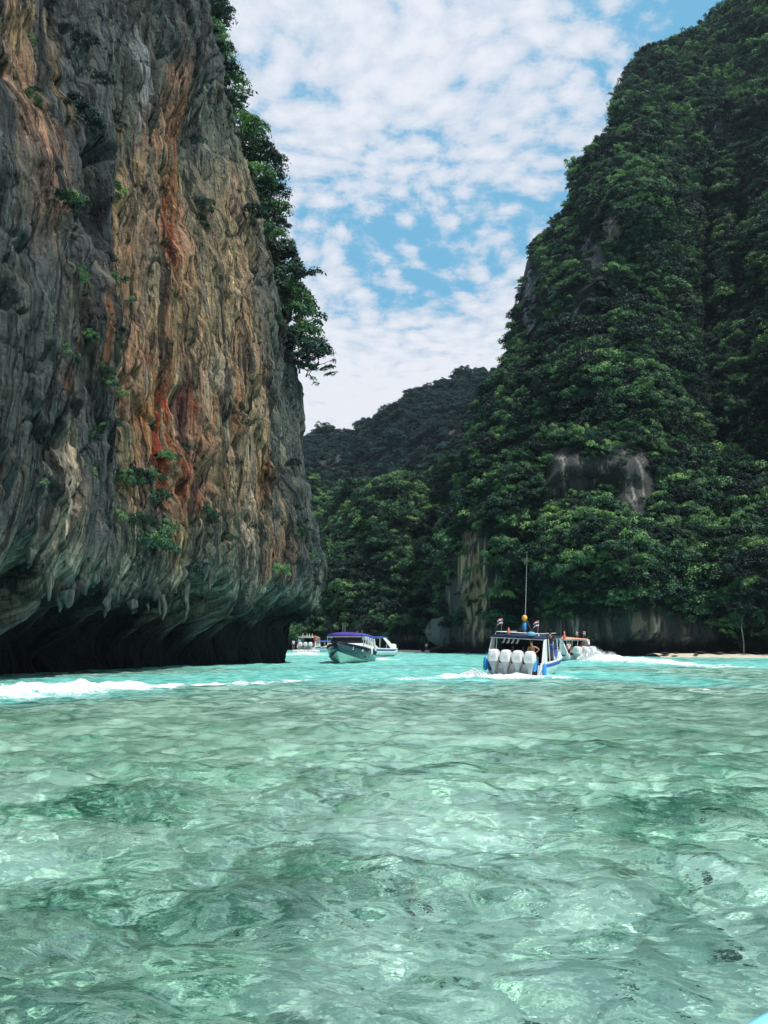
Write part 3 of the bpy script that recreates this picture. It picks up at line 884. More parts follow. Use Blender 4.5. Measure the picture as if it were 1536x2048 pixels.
MC = build_mountain('forested_mountain', 'steep forested limestone mountain right of the channel', SIL_C, 1310, DEP_C, 866, 1990, 560, 400, ROCK_C,
                    blobs=((1300, 420, 90, 60, -10), (1408, 540, 22, 190, 34), (1425, 980, 24, 140, 16), (1215, 640, 16, 90, 9), (1060, 900, 16, 90, 8), (1480, 420, 20, 110, 16), (1200, 1130, 120, 60, -3), (1160, 430, 30, 100, 8), (1330, 760, 90, 120, -6), (1120, 760, 90, 60, -6)))
SIL_B = [(380, 930), (560, 930), (613, 945), (640, 985), (665, 1025), (690, 985), (718, 975), (767, 979), (785, 965), (813, 963), (848, 982), (870, 937), (897, 928), (932, 933), (960, 875), (1000, 810), (1100, 790), (1200, 780)]
DEP_B = [(400, 1300, 168), (620, 1300, 166), (700, 1300, 160), (850, 1300, 148), (1000, 1300, 150), (1200, 1300, 140), (620, 1150, 185), (700, 1150, 176), (800, 1150, 160), (880, 1150, 158), (620, 960, 250), (665, 1040, 230),
         (720, 985, 215), (800, 980, 190), (848, 1000, 205), (930, 950, 205), (1000, 850, 215), (1100, 800, 215), (400, 950, 240)]
MB = build_mountain('forested_hill', 'lower green knoll at the head of the channel', SIL_B, 1306, DEP_B, 400, 1180, 330, 200, [(720, 1270, 60, 18, .7, .1), (840, 1280, 60, 14, .8, .1), (620, 1290, 60, 14, .8, 0), (760, 1303, 220, 8, 1, 0)],
                    blobs=((800, 1040, 60, 70, -10), (850, 1060, 16, 70, 7), (740, 1110, 16, 70, 8), (660, 1100, 20, 90, 8)))
SIL_A = [(300, 912), (540, 896), (600, 888), (620, 880), (640, 868), (652, 862), (665, 868), (690, 866), (712, 872), (720, 850), (738, 844), (752, 846), (768, 830), (788, 814), (800, 812), (818, 796), (832, 790), (850, 780), (872, 774), (890, 762), (905, 758), (925, 748), (940, 746), (960, 744), (985, 746), (1010, 734), (1080, 712), (1200, 700)]
DEP_A = [(300, 1250, 300), (650, 1250, 300), (900, 1250, 280), (1200, 1250, 260), (620, 870, 420), (700, 860, 410), (715, 900, 395), (800, 800, 400), (900, 745, 395), (1000, 720, 390), (1200, 690, 380), (300, 880, 430), (650, 1000, 355),
         (720, 1000, 350), (800, 950, 345), (900, 900, 330), (760, 900, 370)]
MA = build_mountain('far_ridge', 'far wooded ridge closing the view', SIL_A, 1250, DEP_A, 300, 1200, 300, 150,
                    [(722, 960, 14, 50, .9, .2), (735, 965, 10, 30, .9, .3), (930, 862, 26, 12, .9, .2), (660, 930, 30, 60, .7, 0), (700, 1000, 20, 50, .6, 0)], amp=2.0, back=120,
                    blobs=((712, 900, 10, 70, 14),))

# ------------------------------------------------------------------ trees
def leaf_material(name, dark, mid, light):
    q = N(name)
    rnd = q.n('ShaderNodeObjectInfo').outputs['Random']
    pos = q.n('ShaderNodeNewGeometry').outputs['Position']
    tone = q.n('ShaderNodeAttribute', attribute_name='tone').outputs['Fac']
    nz = q.noise(pos, .18, 3, .6)
    nf = q.noise(pos, 1.3, 3, .6)
    f = q.math('ADD', q.math('MULTIPLY', rnd, .50), q.math('MULTIPLY', nz, .50))
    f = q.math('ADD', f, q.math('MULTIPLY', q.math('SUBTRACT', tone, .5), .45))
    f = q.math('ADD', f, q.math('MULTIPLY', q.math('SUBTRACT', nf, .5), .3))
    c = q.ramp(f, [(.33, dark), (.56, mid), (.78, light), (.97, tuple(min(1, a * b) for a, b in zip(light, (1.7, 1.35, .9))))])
    d = q.n('ShaderNodeBsdfPrincipled', ins={'Base Color': c, 'Roughness': .55, 'Specular IOR Level': .35})
    t = q.n('ShaderNodeBsdfTranslucent', ins={'Color': q.mix(c, (.7, 1.1, .3), 1.0, 'MULTIPLY')})
    return q.end(q.n('ShaderNodeMixShader', ins={0: .14, 1: d, 2: t}))


DARKLEAF = leaf_material('hazed_karst_leaves', (.006, .028, .028), (.014, .060, .052), (.035, .10, .075))  # karst woods' dark leaf colour, with distance haze painted into it
LEAF = leaf_material('jungle_leaves', (.003, .021, .017), (.024, .092, .050), (.19, .35, .14))
build_dripstones()
BARK = simple('grey_bark', (.06, .052, .042), .9, wear=.3)


def crown_mesh(name, seed, nclump=18, nleaf=46, flat=.62, droop=.25, lsize=.085, spread=.36):
    nleaf = int(nleaf * 2.3); lsize *= .66
    r = np.random.default_rng(seed)
    V, Fq, T = [], [], []
    # clump centres on an uneven dome
    cen = []
    lobes = r.normal(size=(5, 3)); lobes /= np.linalg.norm(lobes, axis=1)[:, None]
    for i in range(nclump):
        d = r.normal(size=3); d /= np.linalg.norm(d)
        d[2] = abs(d[2]) * 1.1 - .35
        rad = r.uniform(.55, 1.0) * (1 + .25 * max(np.dot(lobes, d)))
        cen.append(np.array([d[0] * rad, d[1] * rad, d[2] * rad * flat + .15]))
    for c in cen:
        cs = r.uniform(.75, 1.3) * spread
        n = int(nleaf * r.uniform(.7, 1.3))
        u = r.normal(size=(n, 3)); u /= np.linalg.norm(u, axis=1)[:, None]
        rr = r.uniform(.35, 1.0, n)[:, None]
        u[:, 2] = np.abs(u[:, 2]) - .3
        pos = c + u * rr * cs * np.array([1, 1, .72])
        pos[:, 2] -= droop * cs * (np.hypot(u[:, 0], u[:, 1]) * rr[:, 0]) ** 2
        nrm = u * .8 + r.normal(size=(n, 3)) * .5 + np.array([0, 0, .42])
        nrm /= np.linalg.norm(nrm, axis=1)[:, None]
        a = np.cross(nrm, r.normal(size=(n, 3))); a /= np.linalg.norm(a, axis=1)[:, None]
        b = np.cross(nrm, a)
        s = (lsize * r.uniform(.6, 1.35, n))[:, None]
        base = len(V) * 0 + sum(len(x) for x in V)
        q4 = np.stack([pos - a * s * 1.25, pos - b * s * .6 + nrm * s * .15, pos + a * s * 1.25 - nrm * s * .2, pos + b * s * .6 + nrm * s * .15], 1)
        V.append(q4.reshape(-1, 3))
        Fq.append(base + np.arange(n * 4).reshape(n, 4))
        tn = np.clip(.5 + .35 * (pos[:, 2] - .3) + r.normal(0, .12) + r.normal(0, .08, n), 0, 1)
        T.append(np.repeat(tn, 4))
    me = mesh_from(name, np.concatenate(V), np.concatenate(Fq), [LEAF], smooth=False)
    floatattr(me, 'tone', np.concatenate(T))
    return me, cen


def trunk_mesh(name, seed, cen, h=1.0):
    r = np.random.default_rng(seed)
    V, Fq = [], []
    p0 = np.array([0, 0, -h]); p1 = np.array([r.normal(0, .1), r.normal(0, .1), -.35 * h]); p2 = np.array([r.normal(0, .12), r.normal(0, .12), -.05])
    tube(V, Fq, [p0, (p0 + p1) / 2 + r.normal(0, .05, 3), p1, p2], [.075, .06, .05, .035])
    for c in cen[::2]:
        mpt = (p1 + c) / 2 + r.normal(0, .08, 3)
        tube(V, Fq, [p1 + (p2 - p1) * r.uniform(0, 1), mpt, c], [.03, .018, .006], 4)
    return mesh_from(name, np.array(V), np.array(Fq), [BARK])


VAR = []
for i_, (nc_, nl_, fl_, dr_, ls_, sp_) in enumerate([(20, 44, .60, .25, .085, .36), (24, 40, .75, .3, .08, .33), (16, 50, .5, .2, .09, .42), (28, 36, .85, .35, .075, .30),
                                                     (14, 54, .45, .15, .095, .44), (22, 42, .7, .5, .08, .34), (18, 46, .95, .4, .085, .36), (12, 52, .6, .2, .1, .42)]):
    cm, cen_ = crown_mesh('tree_crown', 100 + i_, nc_, nl_, fl_, dr_, ls_, sp_)
    VAR.append((cm, trunk_mesh('tree_trunk', 200 + i_, cen_, .75)))


def surface_samples(V, PX, PY, mask, vox, n, seed, frame=(-60, 1620, -80, 1320)):
    """spread points over a mountain's real surface, one per cell of the given size"""
    r = np.random.default_rng(seed)
    a = V[1:, :-1] - V[:-1, :-1]; b = V[:-1, 1:] - V[:-1, :-1]
    ar = np.linalg.norm(np.cross(a, b), axis=-1)
    ok = (PX > frame[0]) & (PX < frame[1]) & (PY > frame[2]) & (PY < frame[3])
    wgt = (ar * (mask * ok)[:-1, :-1]).ravel()
    wgt = wgt / wgt.sum()
    idx = r.choice(len(wgt), size=n, p=wgt)
    nc = V.shape[1] - 1
    ii, jj = idx // nc, idx % nc
    u, v = r.random(n)[:, None], r.random(n)[:, None]
    P = V[ii, jj] + a[ii, jj] * u + b[ii, jj] * v
    nrm = np.cross(b[ii, jj], a[ii, jj])
    nrm /= np.linalg.norm(nrm, axis=1)[:, None] + 1e-9
    nrm *= np.sign(-(nrm[:, 1:2]) + 1e-9)                       # outward is towards the viewer side
    key = np.floor(P / vox).astype(int)
    _, first = np.unique(key, axis=0, return_index=True)
    return P[first], nrm[first], np.stack([PX[ii, jj], PY[ii, jj]], -1)[first]


# bare faces: nothing tall grows in front of them
CLEAR = [(950, 1175, 26, 112), (1135, 945, 40, 45), (1200, 940, 30, 18), (1272, 965, 24, 56), (1182, 505, 18, 26), (1060, 600, 12, 90), (1140, 1262, 100, 20), (1290, 1260, 90, 22), (1225, 455, 14, 20), (1410, 560, 8, 120), (1165, 610, 16, 26)]


def open_faces(P, rad, k=.75):
    x, y, dep = project(P)
    rp = rad * F / dep * k
    ok = np.ones(len(P), bool)
    for cx, cy, rx, ry in CLEAR:
        ok &= ((x - cx) / (rx + rp)) ** 2 + ((y - cy) / (ry + rp)) ** 2 > 1
    return ok


def rock_keep(M, seed):
    V, PX, PY, rk, ex = M
    nz = perlin(V[..., 0] / 4, V[..., 1] / 4, V[..., 2] / 4 + seed)
    foot = 2.6 + 2.6 * np.exp(-(((PX - 1245) / 170) ** 4)) + 1.0 * nz
    return np.clip(1.03 - ss(.40, .75, np.maximum(ex, rk * .98) + .35 * nz), .0, 1) * (V[..., 2] > foot)


PT = []            # (position, radius)
for M, vox, n, seed, rad in ((MC, 1.9, 110000, 5, (.9, 2.3)), (MB, 2.2, 60000, 6, (1.1, 2.5)), (MA, 3.2, 70000, 8, (1.4, 3.0))):
    P, Nn, pp = surface_samples(M[0], M[1], M[2], rock_keep(M, seed), vox, n, seed)
    r_ = np.random.default_rng(seed)
    rr = r_.uniform(*rad, len(P)) * np.where(r_.random(len(P)) < .12, 1.45, 1.0)
    Pc = P + Nn * (rr * .15)[:, None] + np.array([0, 0, 1.0]) * (rr * .25)[:, None]
    if M is not MA:
        k_ = open_faces(Pc, rr); Pc, rr, pp = Pc[k_], rr[k_], pp[k_]
    PT.append((Pc, rr, pp))
# smaller undergrowth clings to the rock between
P, Nn, pp = surface_samples(MC[0], MC[1], MC[2], (MC[0][..., 2] > 3.2 + 2.0 * np.exp(-(((MC[1] - 1245) / 170) ** 4))) * (1.0 - .80 * np.clip(MC[4] * 1.1, 0, 1)) * (1 - .75 * MC[3]), 1.5, 40000, 15)
r_ = np.random.default_rng(15)
ur = r_.uniform(.6, 1.3, len(P)); P = P + np.array([0, 0, .3])
k_ = open_faces(P, ur, .3) | (r_.random(len(P)) < .65 * (perlin(P[:, 0] / 3, P[:, 1] / 3, P[:, 2] / 3) > .02))
UND = (P[k_], ur[k_])

ZONES = [(lambda p: p[1] > 1080 and p[0] > 1400, 'tree on the low slope above the small sand beach', 'trees above the sand beach'),
         (lambda p: p[1] > 1080 and p[0] > 1240, 'tree above the pale waterline cliff between the spraying boat and the beach', 'trees above the pale waterline cliff'),
         (lambda p: p[1] > 1080 and p[0] > 1120, 'tree on the slope straight above the orange roofed boat', 'trees above the orange roofed boat'),
         (lambda p: p[1] > 1080 and p[0] > 1000, 'tree on the slope straight above the navy roofed boat', 'trees above the navy roofed boat'),
         (lambda p: p[1] > 1080, 'tree beside the tan streaked vertical wall', 'trees beside the tan streaked wall'),
         (lambda p: p[1] > 850 and p[0] > 1310, 'tree on the mid slope past the right end of the grey rock face', 'trees past the grey rock face'),
         (lambda p: p[1] > 850 and p[0] > 1090, 'tree around the bare grey rock face halfway up', 'trees round the grey rock face'),
         (lambda p: p[1] > 850, 'tree on the mid slope between the knoll and the grey rock face', 'trees before the grey rock face'),
         (lambda p: p[0] > 1400, 'tree high up beyond the deep dark gully', 'trees beyond the deep gully'),
         (lambda p: p[0] > 1150, 'tree high on the middle buttress of the mountain', 'trees on the middle buttress'),
         (lambda p: True, 'tree on the steep upper shoulder beside the skyline', 'trees on the upper shoulder')]
Pc, rr, pp = PT[0]
inview = (pp[:, 0] > 0) & (pp[:, 0] < 1536) & (pp[:, 1] > 0) & (pp[:, 1] < 1300)
ap = np.where(inview, rr / Pc[:, 1], 0)
NT = 218
big_i = np.argsort(-ap)[:NT]
MEDR = float(np.median(rr[big_i]))
keep = np.ones(len(Pc), bool); keep[big_i] = False


def plant_tree(name, P, r, label, cat='tree', group=None, var=None, tilt=(0, 0), trunk=True, squash=1.0):
    v = random.randrange(len(VAR)) if var is None else var
    t = thing(name, label, cat, tuple(P), random.uniform(0, 6.28), group)
    t.rotation_euler = (tilt[0] + random.gauss(0, .15), tilt[1] + random.gauss(0, .15), random.uniform(0, 6.28))
    t.scale = (r, r, r * squash)
    obj('crown', VAR[v][0], t)
    if trunk:
        obj('trunk', VAR[v][1], t)
    return t


for i in big_i:
    z = next(z for z in ZONES if z[0](pp[i]))
    big_ = rr[i] > MEDR
    plant_tree('jungle_tree', Pc[i], rr[i] * 1.05, ('large ' if big_ else 'smaller ') + z[1], 'tree', ('large ' if big_ else 'smaller ') + z[2])


def scatter(name, P, rad, label, seed, kinds=None):
    """far mass of forest: points carrying instanced crowns"""
    me = bpy.data.meshes.new(name)
    me.vertices.add(len(P)); me.vertices.foreach_set('co', np.asarray(P, np.float32).ravel())
    floatattr(me, 'rad', rad)
    r = np.random.default_rng(seed)
    floatattr(me, 'spin', r.uniform(0, 6.28, len(P))); floatattr(me, 'tiltx', r.normal(0, .32, len(P))); floatattr(me, 'tilty', r.normal(0, .32, len(P)))
    a = me.attributes.new('pick', 'INT', 'POINT'); a.data.foreach_set('value', r.integers(0, len(VAR), len(P)).astype(np.int32))
    o = obj(name, me); tag(o, label, kind='stuff')
    ng = bpy.data.node_groups.new(name, 'GeometryNodeTree')
    ng.interface.new_socket('Geometry', in_out='INPUT', socket_type='NodeSocketGeometry')
    ng.interface.new_socket('Geometry', in_out='OUTPUT', socket_type='NodeSocketGeometry')
    gi, go = ng.nodes.new('NodeGroupInput'), ng.nodes.new('NodeGroupOutput')
    ci = ng.nodes.new('GeometryNodeCollectionInfo')
    ci.inputs['Collection'].default_value = kinds or VARCOL
    ci.inputs['Separate Children'].default_value = True
    ci.inputs['Reset Children'].default_value = True
    ip = ng.nodes.new('GeometryNodeInstanceOnPoints')
    ip.inputs['Pick Instance'].default_value = True
    L = ng.links.new

    def attr(n_, ty):
        nd = ng.nodes.new('GeometryNodeInputNamedAttribute'); nd.data_type = ty; nd.inputs[0].default_value = n_
        return nd.outputs[0]
    cb = ng.nodes.new('ShaderNodeCombineXYZ'); L(attr('spin', 'FLOAT'), cb.inputs[2])
    L(gi.outputs[0], ip.inputs['Points']); L(ci.outputs[0], ip.inputs['Instance']); L(attr('pick', 'INT'), ip.inputs['Instance Index'])
    L(attr('tiltx', 'FLOAT'), cb.inputs[0]); L(attr('tilty', 'FLOAT'), cb.inputs[1]); L(cb.outputs[0], ip.inputs['Rotation']); L(attr('rad', 'FLOAT'), ip.inputs['Scale'])
    L(ip.outputs[0], go.inputs[0])
    md = o.modifiers.new('scatter', 'NODES'); md.node_group = ng
    return o


VARCOL = bpy.data.collections.new('crown_kinds')
VARCOL2 = bpy.data.collections.new('hazed_kinds')
for i_, (cm, _) in enumerate(VAR):
    vo = bpy.data.objects.new('crown_kind', cm); VARCOL.objects.link(vo)
    c2_ = cm.copy(); c2_.materials[0] = DARKLEAF
    vo = bpy.data.objects.new('hazed_kind', c2_); VARCOL2.objects.link(vo)

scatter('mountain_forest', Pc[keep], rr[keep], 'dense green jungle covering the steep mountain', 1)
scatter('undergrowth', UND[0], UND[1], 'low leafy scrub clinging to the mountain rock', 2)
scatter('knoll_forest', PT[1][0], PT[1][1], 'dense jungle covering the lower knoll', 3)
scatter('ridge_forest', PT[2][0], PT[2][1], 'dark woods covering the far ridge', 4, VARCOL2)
print('trees', len(Pc), len(UND[0]), len(PT[1][0]), len(PT[2][0]))

# trees and bushes on the cliff (surveyed one by one)
SKYLINE = [(425, 30, 2.2), (442, 150, 1.6), (418, 40, 1.4), (440, 100, 1.2), (500, 255, 1.4), (530, 330, 1.2), (552, 455, 1.0), (566, 500, 1.0), (584, 560, 1.0),(395, 12, 3.0), (380, -20, 3.2), (402, 62, 2.6), (388, 100, 2.4), (412, 128, 2.8), (430, 165, 2.7), (415, 205, 2.0), (440, 230, 2.5), (462, 262, 2.6), (482, 300, 2.6), (500, 330, 2.8),
           (470, 330, 2.0), (515, 300, 1.6), (505, 375, 2.4), (528, 400, 1.9), (490, 420, 1.8), (520, 440, 2.1), (545, 425, 1.2), (530, 480, 2.0), (550, 520, 2.0), (568, 560, 2.1), (548, 575, 1.7), (575, 600, 2.1), (588, 640, 2.0),
           (598, 672, 2.0), (572, 680, 1.4), (612, 700, 1.9), (630, 712, 1.4), (590, 725, 1.3), (606, 740, .9), (370, 60, 2.4), (448, 290, 1.7), (588, 610, 1.3), (352, 10, 2.4), (536, 360, 1.1), (425, 95, 1.5), (455, 205, 1.5)]
for k_, (px, py, r) in enumerate(SKYLINE):
    Yt = float(np.interp(py, [c[1] for c in CLIFF_TIP][::-1], [c[2] for c in CLIFF_TIP][::-1])) + random.uniform(-2.5, 1.0)
    P = at(px, py, Yt)
    up = 'high' if py < 200 else ('upper' if py < 420 else 'lower')
    lab = {'high': 'leafy tree on the high end of the limestone cliff crest against the sky', 'upper': 'leafy tree leaning off the cliff edge midway down its crest',
           'lower': 'leafy tree hanging from the lower cliff edge just above the far ridge'}[up]
    plant_tree('cliff_tree', P + np.array([.35, 0, .1]), r * 1.15, lab, 'tree', {'high': 'trees on the high cliff crest', 'upper': 'trees midway down the cliff edge', 'lower': 'trees on the lower cliff edge'}[up],
               tilt=(random.uniform(-.2, .2), random.uniform(.1, .45)))
FACE = [(172, 172, .7, 'small light green bush on the upper cliff above the black cleft'), (150, 95, .75, 'leafy bush high beside the dark upper gully of the cliff'), (122, 250, 1.0, 'brownish bush just over the black cleft of the cliff'),
        (112, 215, .6, None), (180, 210, .6, None), (205, 240, .4, None), (205, 385, .7, None), (208, 520, .8, None), (222, 570, 1.0, 'drooping bush on the edge between grey and orange rock'), (215, 620, .7, None),
        (232, 660, .5, None), (285, 965, 1.0, 'round green bush below the red stained hollow of the cliff'), (300, 1000, .9, None), (268, 955, .8, None), (290, 985, .8, None), (325, 915, .7, 'small bush inside the red stained hollow'), (285, 1075, 1.2, None), (265, 1040, .8, None),
        (415, 410, .8, None), (480, 440, 1.3, 'vine bush on the dark rock by the cliff edge'), (470, 390, 1.2, None), (8, 445, .8, 'small pale bush at the edge of the grey rock'), (160, 780, .6, None), (215, 850, .5, None),
        (500, 690, .6, None), (150, 750, .5, None), (590, 930, .7, None), (455, 850, .5, None), (385, 1025, .6, None), (400, 1040, .6, None), (470, 1045, .7, None), (220, 900, .5, None), (224, 1030, .5, None),
        (598, 1070, 1.1, 'green bush on the outer cliff corner low over the overhang'), (612, 1120, 1.0, None), (620, 1160, .8, None), (560, 1150, .8, None), (375, 1150, .8, 'bush crowning the hanging stalactite of the overhang'), (605, 1000, .8, None), (590, 850, .6, None),
        (560, 690, .9, None), (545, 640, 1.0, None), (450, 300, 1.1, None), (430, 250, 1.0, None), (310, 1055, .8, None), (250, 955, .6, None), (192, 700, .5, None), (160, 860, .4, None), (130, 880, .5, None)]
r_ = random.Random(5)
for k_ in range(34):
    FACE.append((r_.choice((r_.uniform(8, 225), r_.uniform(225, 590))), r_.uniform(70, 1110), r_.uniform(.28, .55), None))
for k_, (px, py, r, lab) in enumerate(FACE):
    P = cliff_at(px, py) + np.array([.25, -.35, -.05]) * r
    lab = lab or ('small green shrub rooted in the streaked cliff face over the overhang' if py > 800 else 'small green shrub rooted in a crack of the upper cliff face')
    plant_tree('cliff_shrub', P, r, lab, 'shrub', 'shrubs over the overhang' if (py > 800) else 'shrubs on the upper cliff face', tilt=(.3, .2), trunk=False, squash=1.15)

# ------------------------------------------------------------------ air
def build_haze():
    V = np.array([(-520, -100, -4), (520, -100, -4), (520, 620, -4), (-520, 620, -4), (-520, -100, 330), (520, -100, 330), (520, 620, 330), (-520, 620, 330)], float)
    Fq = np.array([(0, 3, 2, 1), (4, 5, 6, 7), (0, 1, 5, 4), (1, 2, 6, 5), (2, 3, 7, 6), (3, 0, 4, 7)])
    q = N('sea_air')
    v = q.n('ShaderNodeVolumePrincipled', ins={'Color': (.62, .78, .95), 'Density': .00011, 'Anisotropy': .2})
    q.t.links.new(v.outputs[0], q.out.inputs['Volume'])
    o = obj('haze', mesh_from('haze', V, Fq, [q.m], smooth=False)); tag(o, kind='stuff')


build_haze()

# ------------------------------------------------------------------ boats
M = {}


def mat(key, *a, **k):
    if key not in M:
        M[key] = simple(key, *a, **k)
    return M[key]


mat('white_gelcoat', (.78, .79, .78), .3, wear=.06)
mat('grey_gelcoat', (.36, .44, .46), .35, wear=.1)
mat('navy_canvas', (.012, .022, .075), .7)
mat('blue_canvas', (.02, .09, .42), .7)
mat('sky_blue_vinyl', (.03, .30, .72), .45, wear=.08)
mat('purple_canvas', (.10, .055, .40), .7)
mat('dark_teal_gelcoat', (.020, .050, .062), .18, wear=.05)
mat('black_rubber', (.012, .014, .016), .6)
mat('dark_glass', (.010, .016, .020), .08)
mat('steel_tube', (.62, .63, .64), .25, .8)
mat('dark_interior', (.035, .038, .045), .7)
mat('orange_canvas', (.75, .22, .13), .7)
mat('red_cloth', (.55, .035, .03), .8)
mat('white_cloth', (.78, .76, .78), .8)
mat('navy_cloth', (.02, .03, .16), .8)
mat('blue_cloth', (.03, .11, .34), .8)
mat('light_blue_cloth', (.20, .48, .70), .8)
mat('black_cloth', (.012, .013, .016), .8)
mat('skin', (.42, .21, .12), .5, wear=.05)
mat('dark_skin', (.22, .11, .065), .5, wear=.05)
mat('hair', (.012, .010, .009), .6)
mat('yellow_plastic', (.80, .42, .06), .4)
mat('salmon_canvas', (.74, .36, .27), .7)
mat('cream_canvas', (.72, .62, .44), .8)
mat('pale_green_gelcoat', (.50, .66, .56), .3, wear=.06)


class MB:
    def __init__(s):
        s.V, s.F = [], []

    def box(s, x0, x1, y0, y1, z0, z1):
        b = len(s.V)
        s.V += [np.array(p, float) for p in ((x0, y0, z0), (x1, y0, z0), (x1, y1, z0), (x0, y1, z0), (x0, y0, z1), (x1, y0, z1), (x1, y1, z1), (x0, y1, z1))]
        s.F += [tuple(b + i for i in f) for f in ((0, 3, 2, 1), (4, 5, 6, 7), (0, 1, 5, 4), (1, 2, 6, 5), (2, 3, 7, 6), (3, 0, 4, 7))]
        return s

    def tube(s, pts, r, sides=6):
        tube(s.V, s.F, pts, r if isinstance(r, (list, tuple)) else [r] * len(pts), sides)
        return s

    def loft(s, secs, closed=True, caps=True):
        """secs: list of rings of points (same count)"""
        b = len(s.V); n = len(secs[0])
        for r_ in secs:
            s.V += [np.asarray(p, float) for p in r_]
        for i in range(len(secs) - 1):
            for k_ in range(n if closed else n - 1):
                k2 = (k_ + 1) % n
                s.F.append((b + i * n + k_, b + i * n + k2, b + (i + 1) * n + k2, b + (i + 1) * n + k_))
        if caps and closed:
            for e, base in ((0, b), (1, b + (len(secs) - 1) * n)):
                c = len(s.V); s.V.append(np.mean(secs[0 if e == 0 else -1], axis=0))
                for k_ in range(n):
                    k2 = (k_ + 1) % n
                    s.F.append((base + k_, c, base + k2, base + k2) if e == 0 else (base + k_, base + k2, c, c))
        return s

    def build(s, name, m, parent=None, smooth=False, bevel=0.0, **kw):
        me = bpy.data.meshes.new(name)
        me.from_pydata([tuple(v) for v in s.V], [], [tuple(dict.fromkeys(f)) for f in s.F])
        me.materials.append(m)
        me.update()
        if smooth:
            me.shade_smooth()
        o = obj(name, me, parent, **kw)
        if bevel:
            md = o.modifiers.new('bevel', 'BEVEL'); md.width = bevel; md.segments = 2; md.limit_method = 'ANGLE'
        return o


def hull_lines(L, B, free):
    def f(s):
        t = max(0.0, (s - .42) / .58)
        bg = B / 2 * (1 - t ** 2.5) + .03
        bg *= .94 + .06 * min(1, s / .2)
        zg = free + .42 * s ** 2.2
        bc = bg * (.88 - .30 * t)
        zc = .10 + .62 * max(0, (s - .35) / .65) ** 2.2
        zk = -.38 + (zg + .2) * max(0, (s - .78) / .22) ** 2.2 * .8
        y = -L / 2 + L * s + .45 * 0
        return y, bg, zg, bc, min(zc, zg - .1), min(zk, zc)
    return f


def engine(parent, x, y, sc_=1.0, cowl_m='white_gelcoat', leg_m='grey_gelcoat', tilt=0.0):
    def ring(cx, cy, w, d, z, ch=.3):
        a, b = w / 2, d / 2
        return [(cx - a * (1 - ch), cy - b, z), (cx + a * (1 - ch), cy - b, z), (cx + a, cy - b * (1 - ch), z), (cx + a, cy + b * (1 - ch), z), (cx + a * (1 - ch), cy + b, z), (cx - a * (1 - ch), cy + b, z), (cx - a, cy + b * (1 - ch), z), (cx - a, cy - b * (1 - ch), z)]
    s = sc_
    m = MB().loft([ring(0, 0, .50 * s, .62 * s, .72 * s), ring(0, 0, .38 * s, .48 * s, .55 * s), ring(0, .02, .22 * s, .34 * s, .30 * s), ring(0, .03, .15 * s, .30 * s, 0), ring(0, .04, .11 * s, .30 * s, -.45 * s)])
    m.box(-.17 * s, .17 * s, .10 * s, .42 * s, .42 * s, .58 * s)
    m.box(-.2 * s, .2 * s, -.32 * s, .2 * s, -.02, .0)
    o = m.build('outboard_engine', M[leg_m], parent, bevel=.012)
    o.location = (x, y, .10); o.rotation_euler = (tilt, 0, 0)
    MB().loft([ring(0, 0, .52 * s, .66 * s, .722 * s), ring(0, 0, .57 * s, .72 * s, .85 * s), ring(0, -.01, .56 * s, .72 * s, 1.08 * s), ring(0, -.02, .46 * s, .62 * s, 1.25 * s, .35), ring(0, -.03, .30 * s, .42 * s, 1.32 * s, .4)]).build('engine_cowl', M[cowl_m], o, bevel=.012)
    MB().box(-.03 * s, .03 * s, -.365 * s, -.36 * s, .92 * s, 1.08 * s).build('engine_badge', M['grey_gelcoat'], o)
    return o


def flag(parent, x, y, z, h=.75, w=.42, sgn=1, lean=.08):
    pole = MB().tube([(x, y, z), (x + lean * sgn, y, z + h)], .012, 5).build('flag_pole', M['steel_tube'], parent)
    px, pz, hh = x + lean * sgn, z + h, .34
    V, Fc, mi = [], [], []
    cuts = [0, 1 / 6, 2 / 6, 4 / 6, 5 / 6, 1]
    nx = 7
    for k_, c in enumerate(cuts):
        for i in range(nx):
            t = i / (nx - 1)
            V.append((px - sgn * w * t * .8, y + .07 * math.sin(t * 7 + c * 2), pz - hh * c - .16 * t * t))
    for k_ in range(5):
        for i in range(nx - 1):
            a = k_ * nx + i
            Fc.append((a, a + 1, a + nx + 1, a + nx)); mi.append((0, 1, 2, 1, 0)[k_])
    me = mesh_from('flag', np.array(V), np.array(Fc), [M['red_cloth'], M['white_cloth'], M['navy_cloth']], mi=mi)
    f = obj('flag', me, pole)
    md = f.modifiers.new('thick', 'SOLIDIFY'); md.thickness = .008


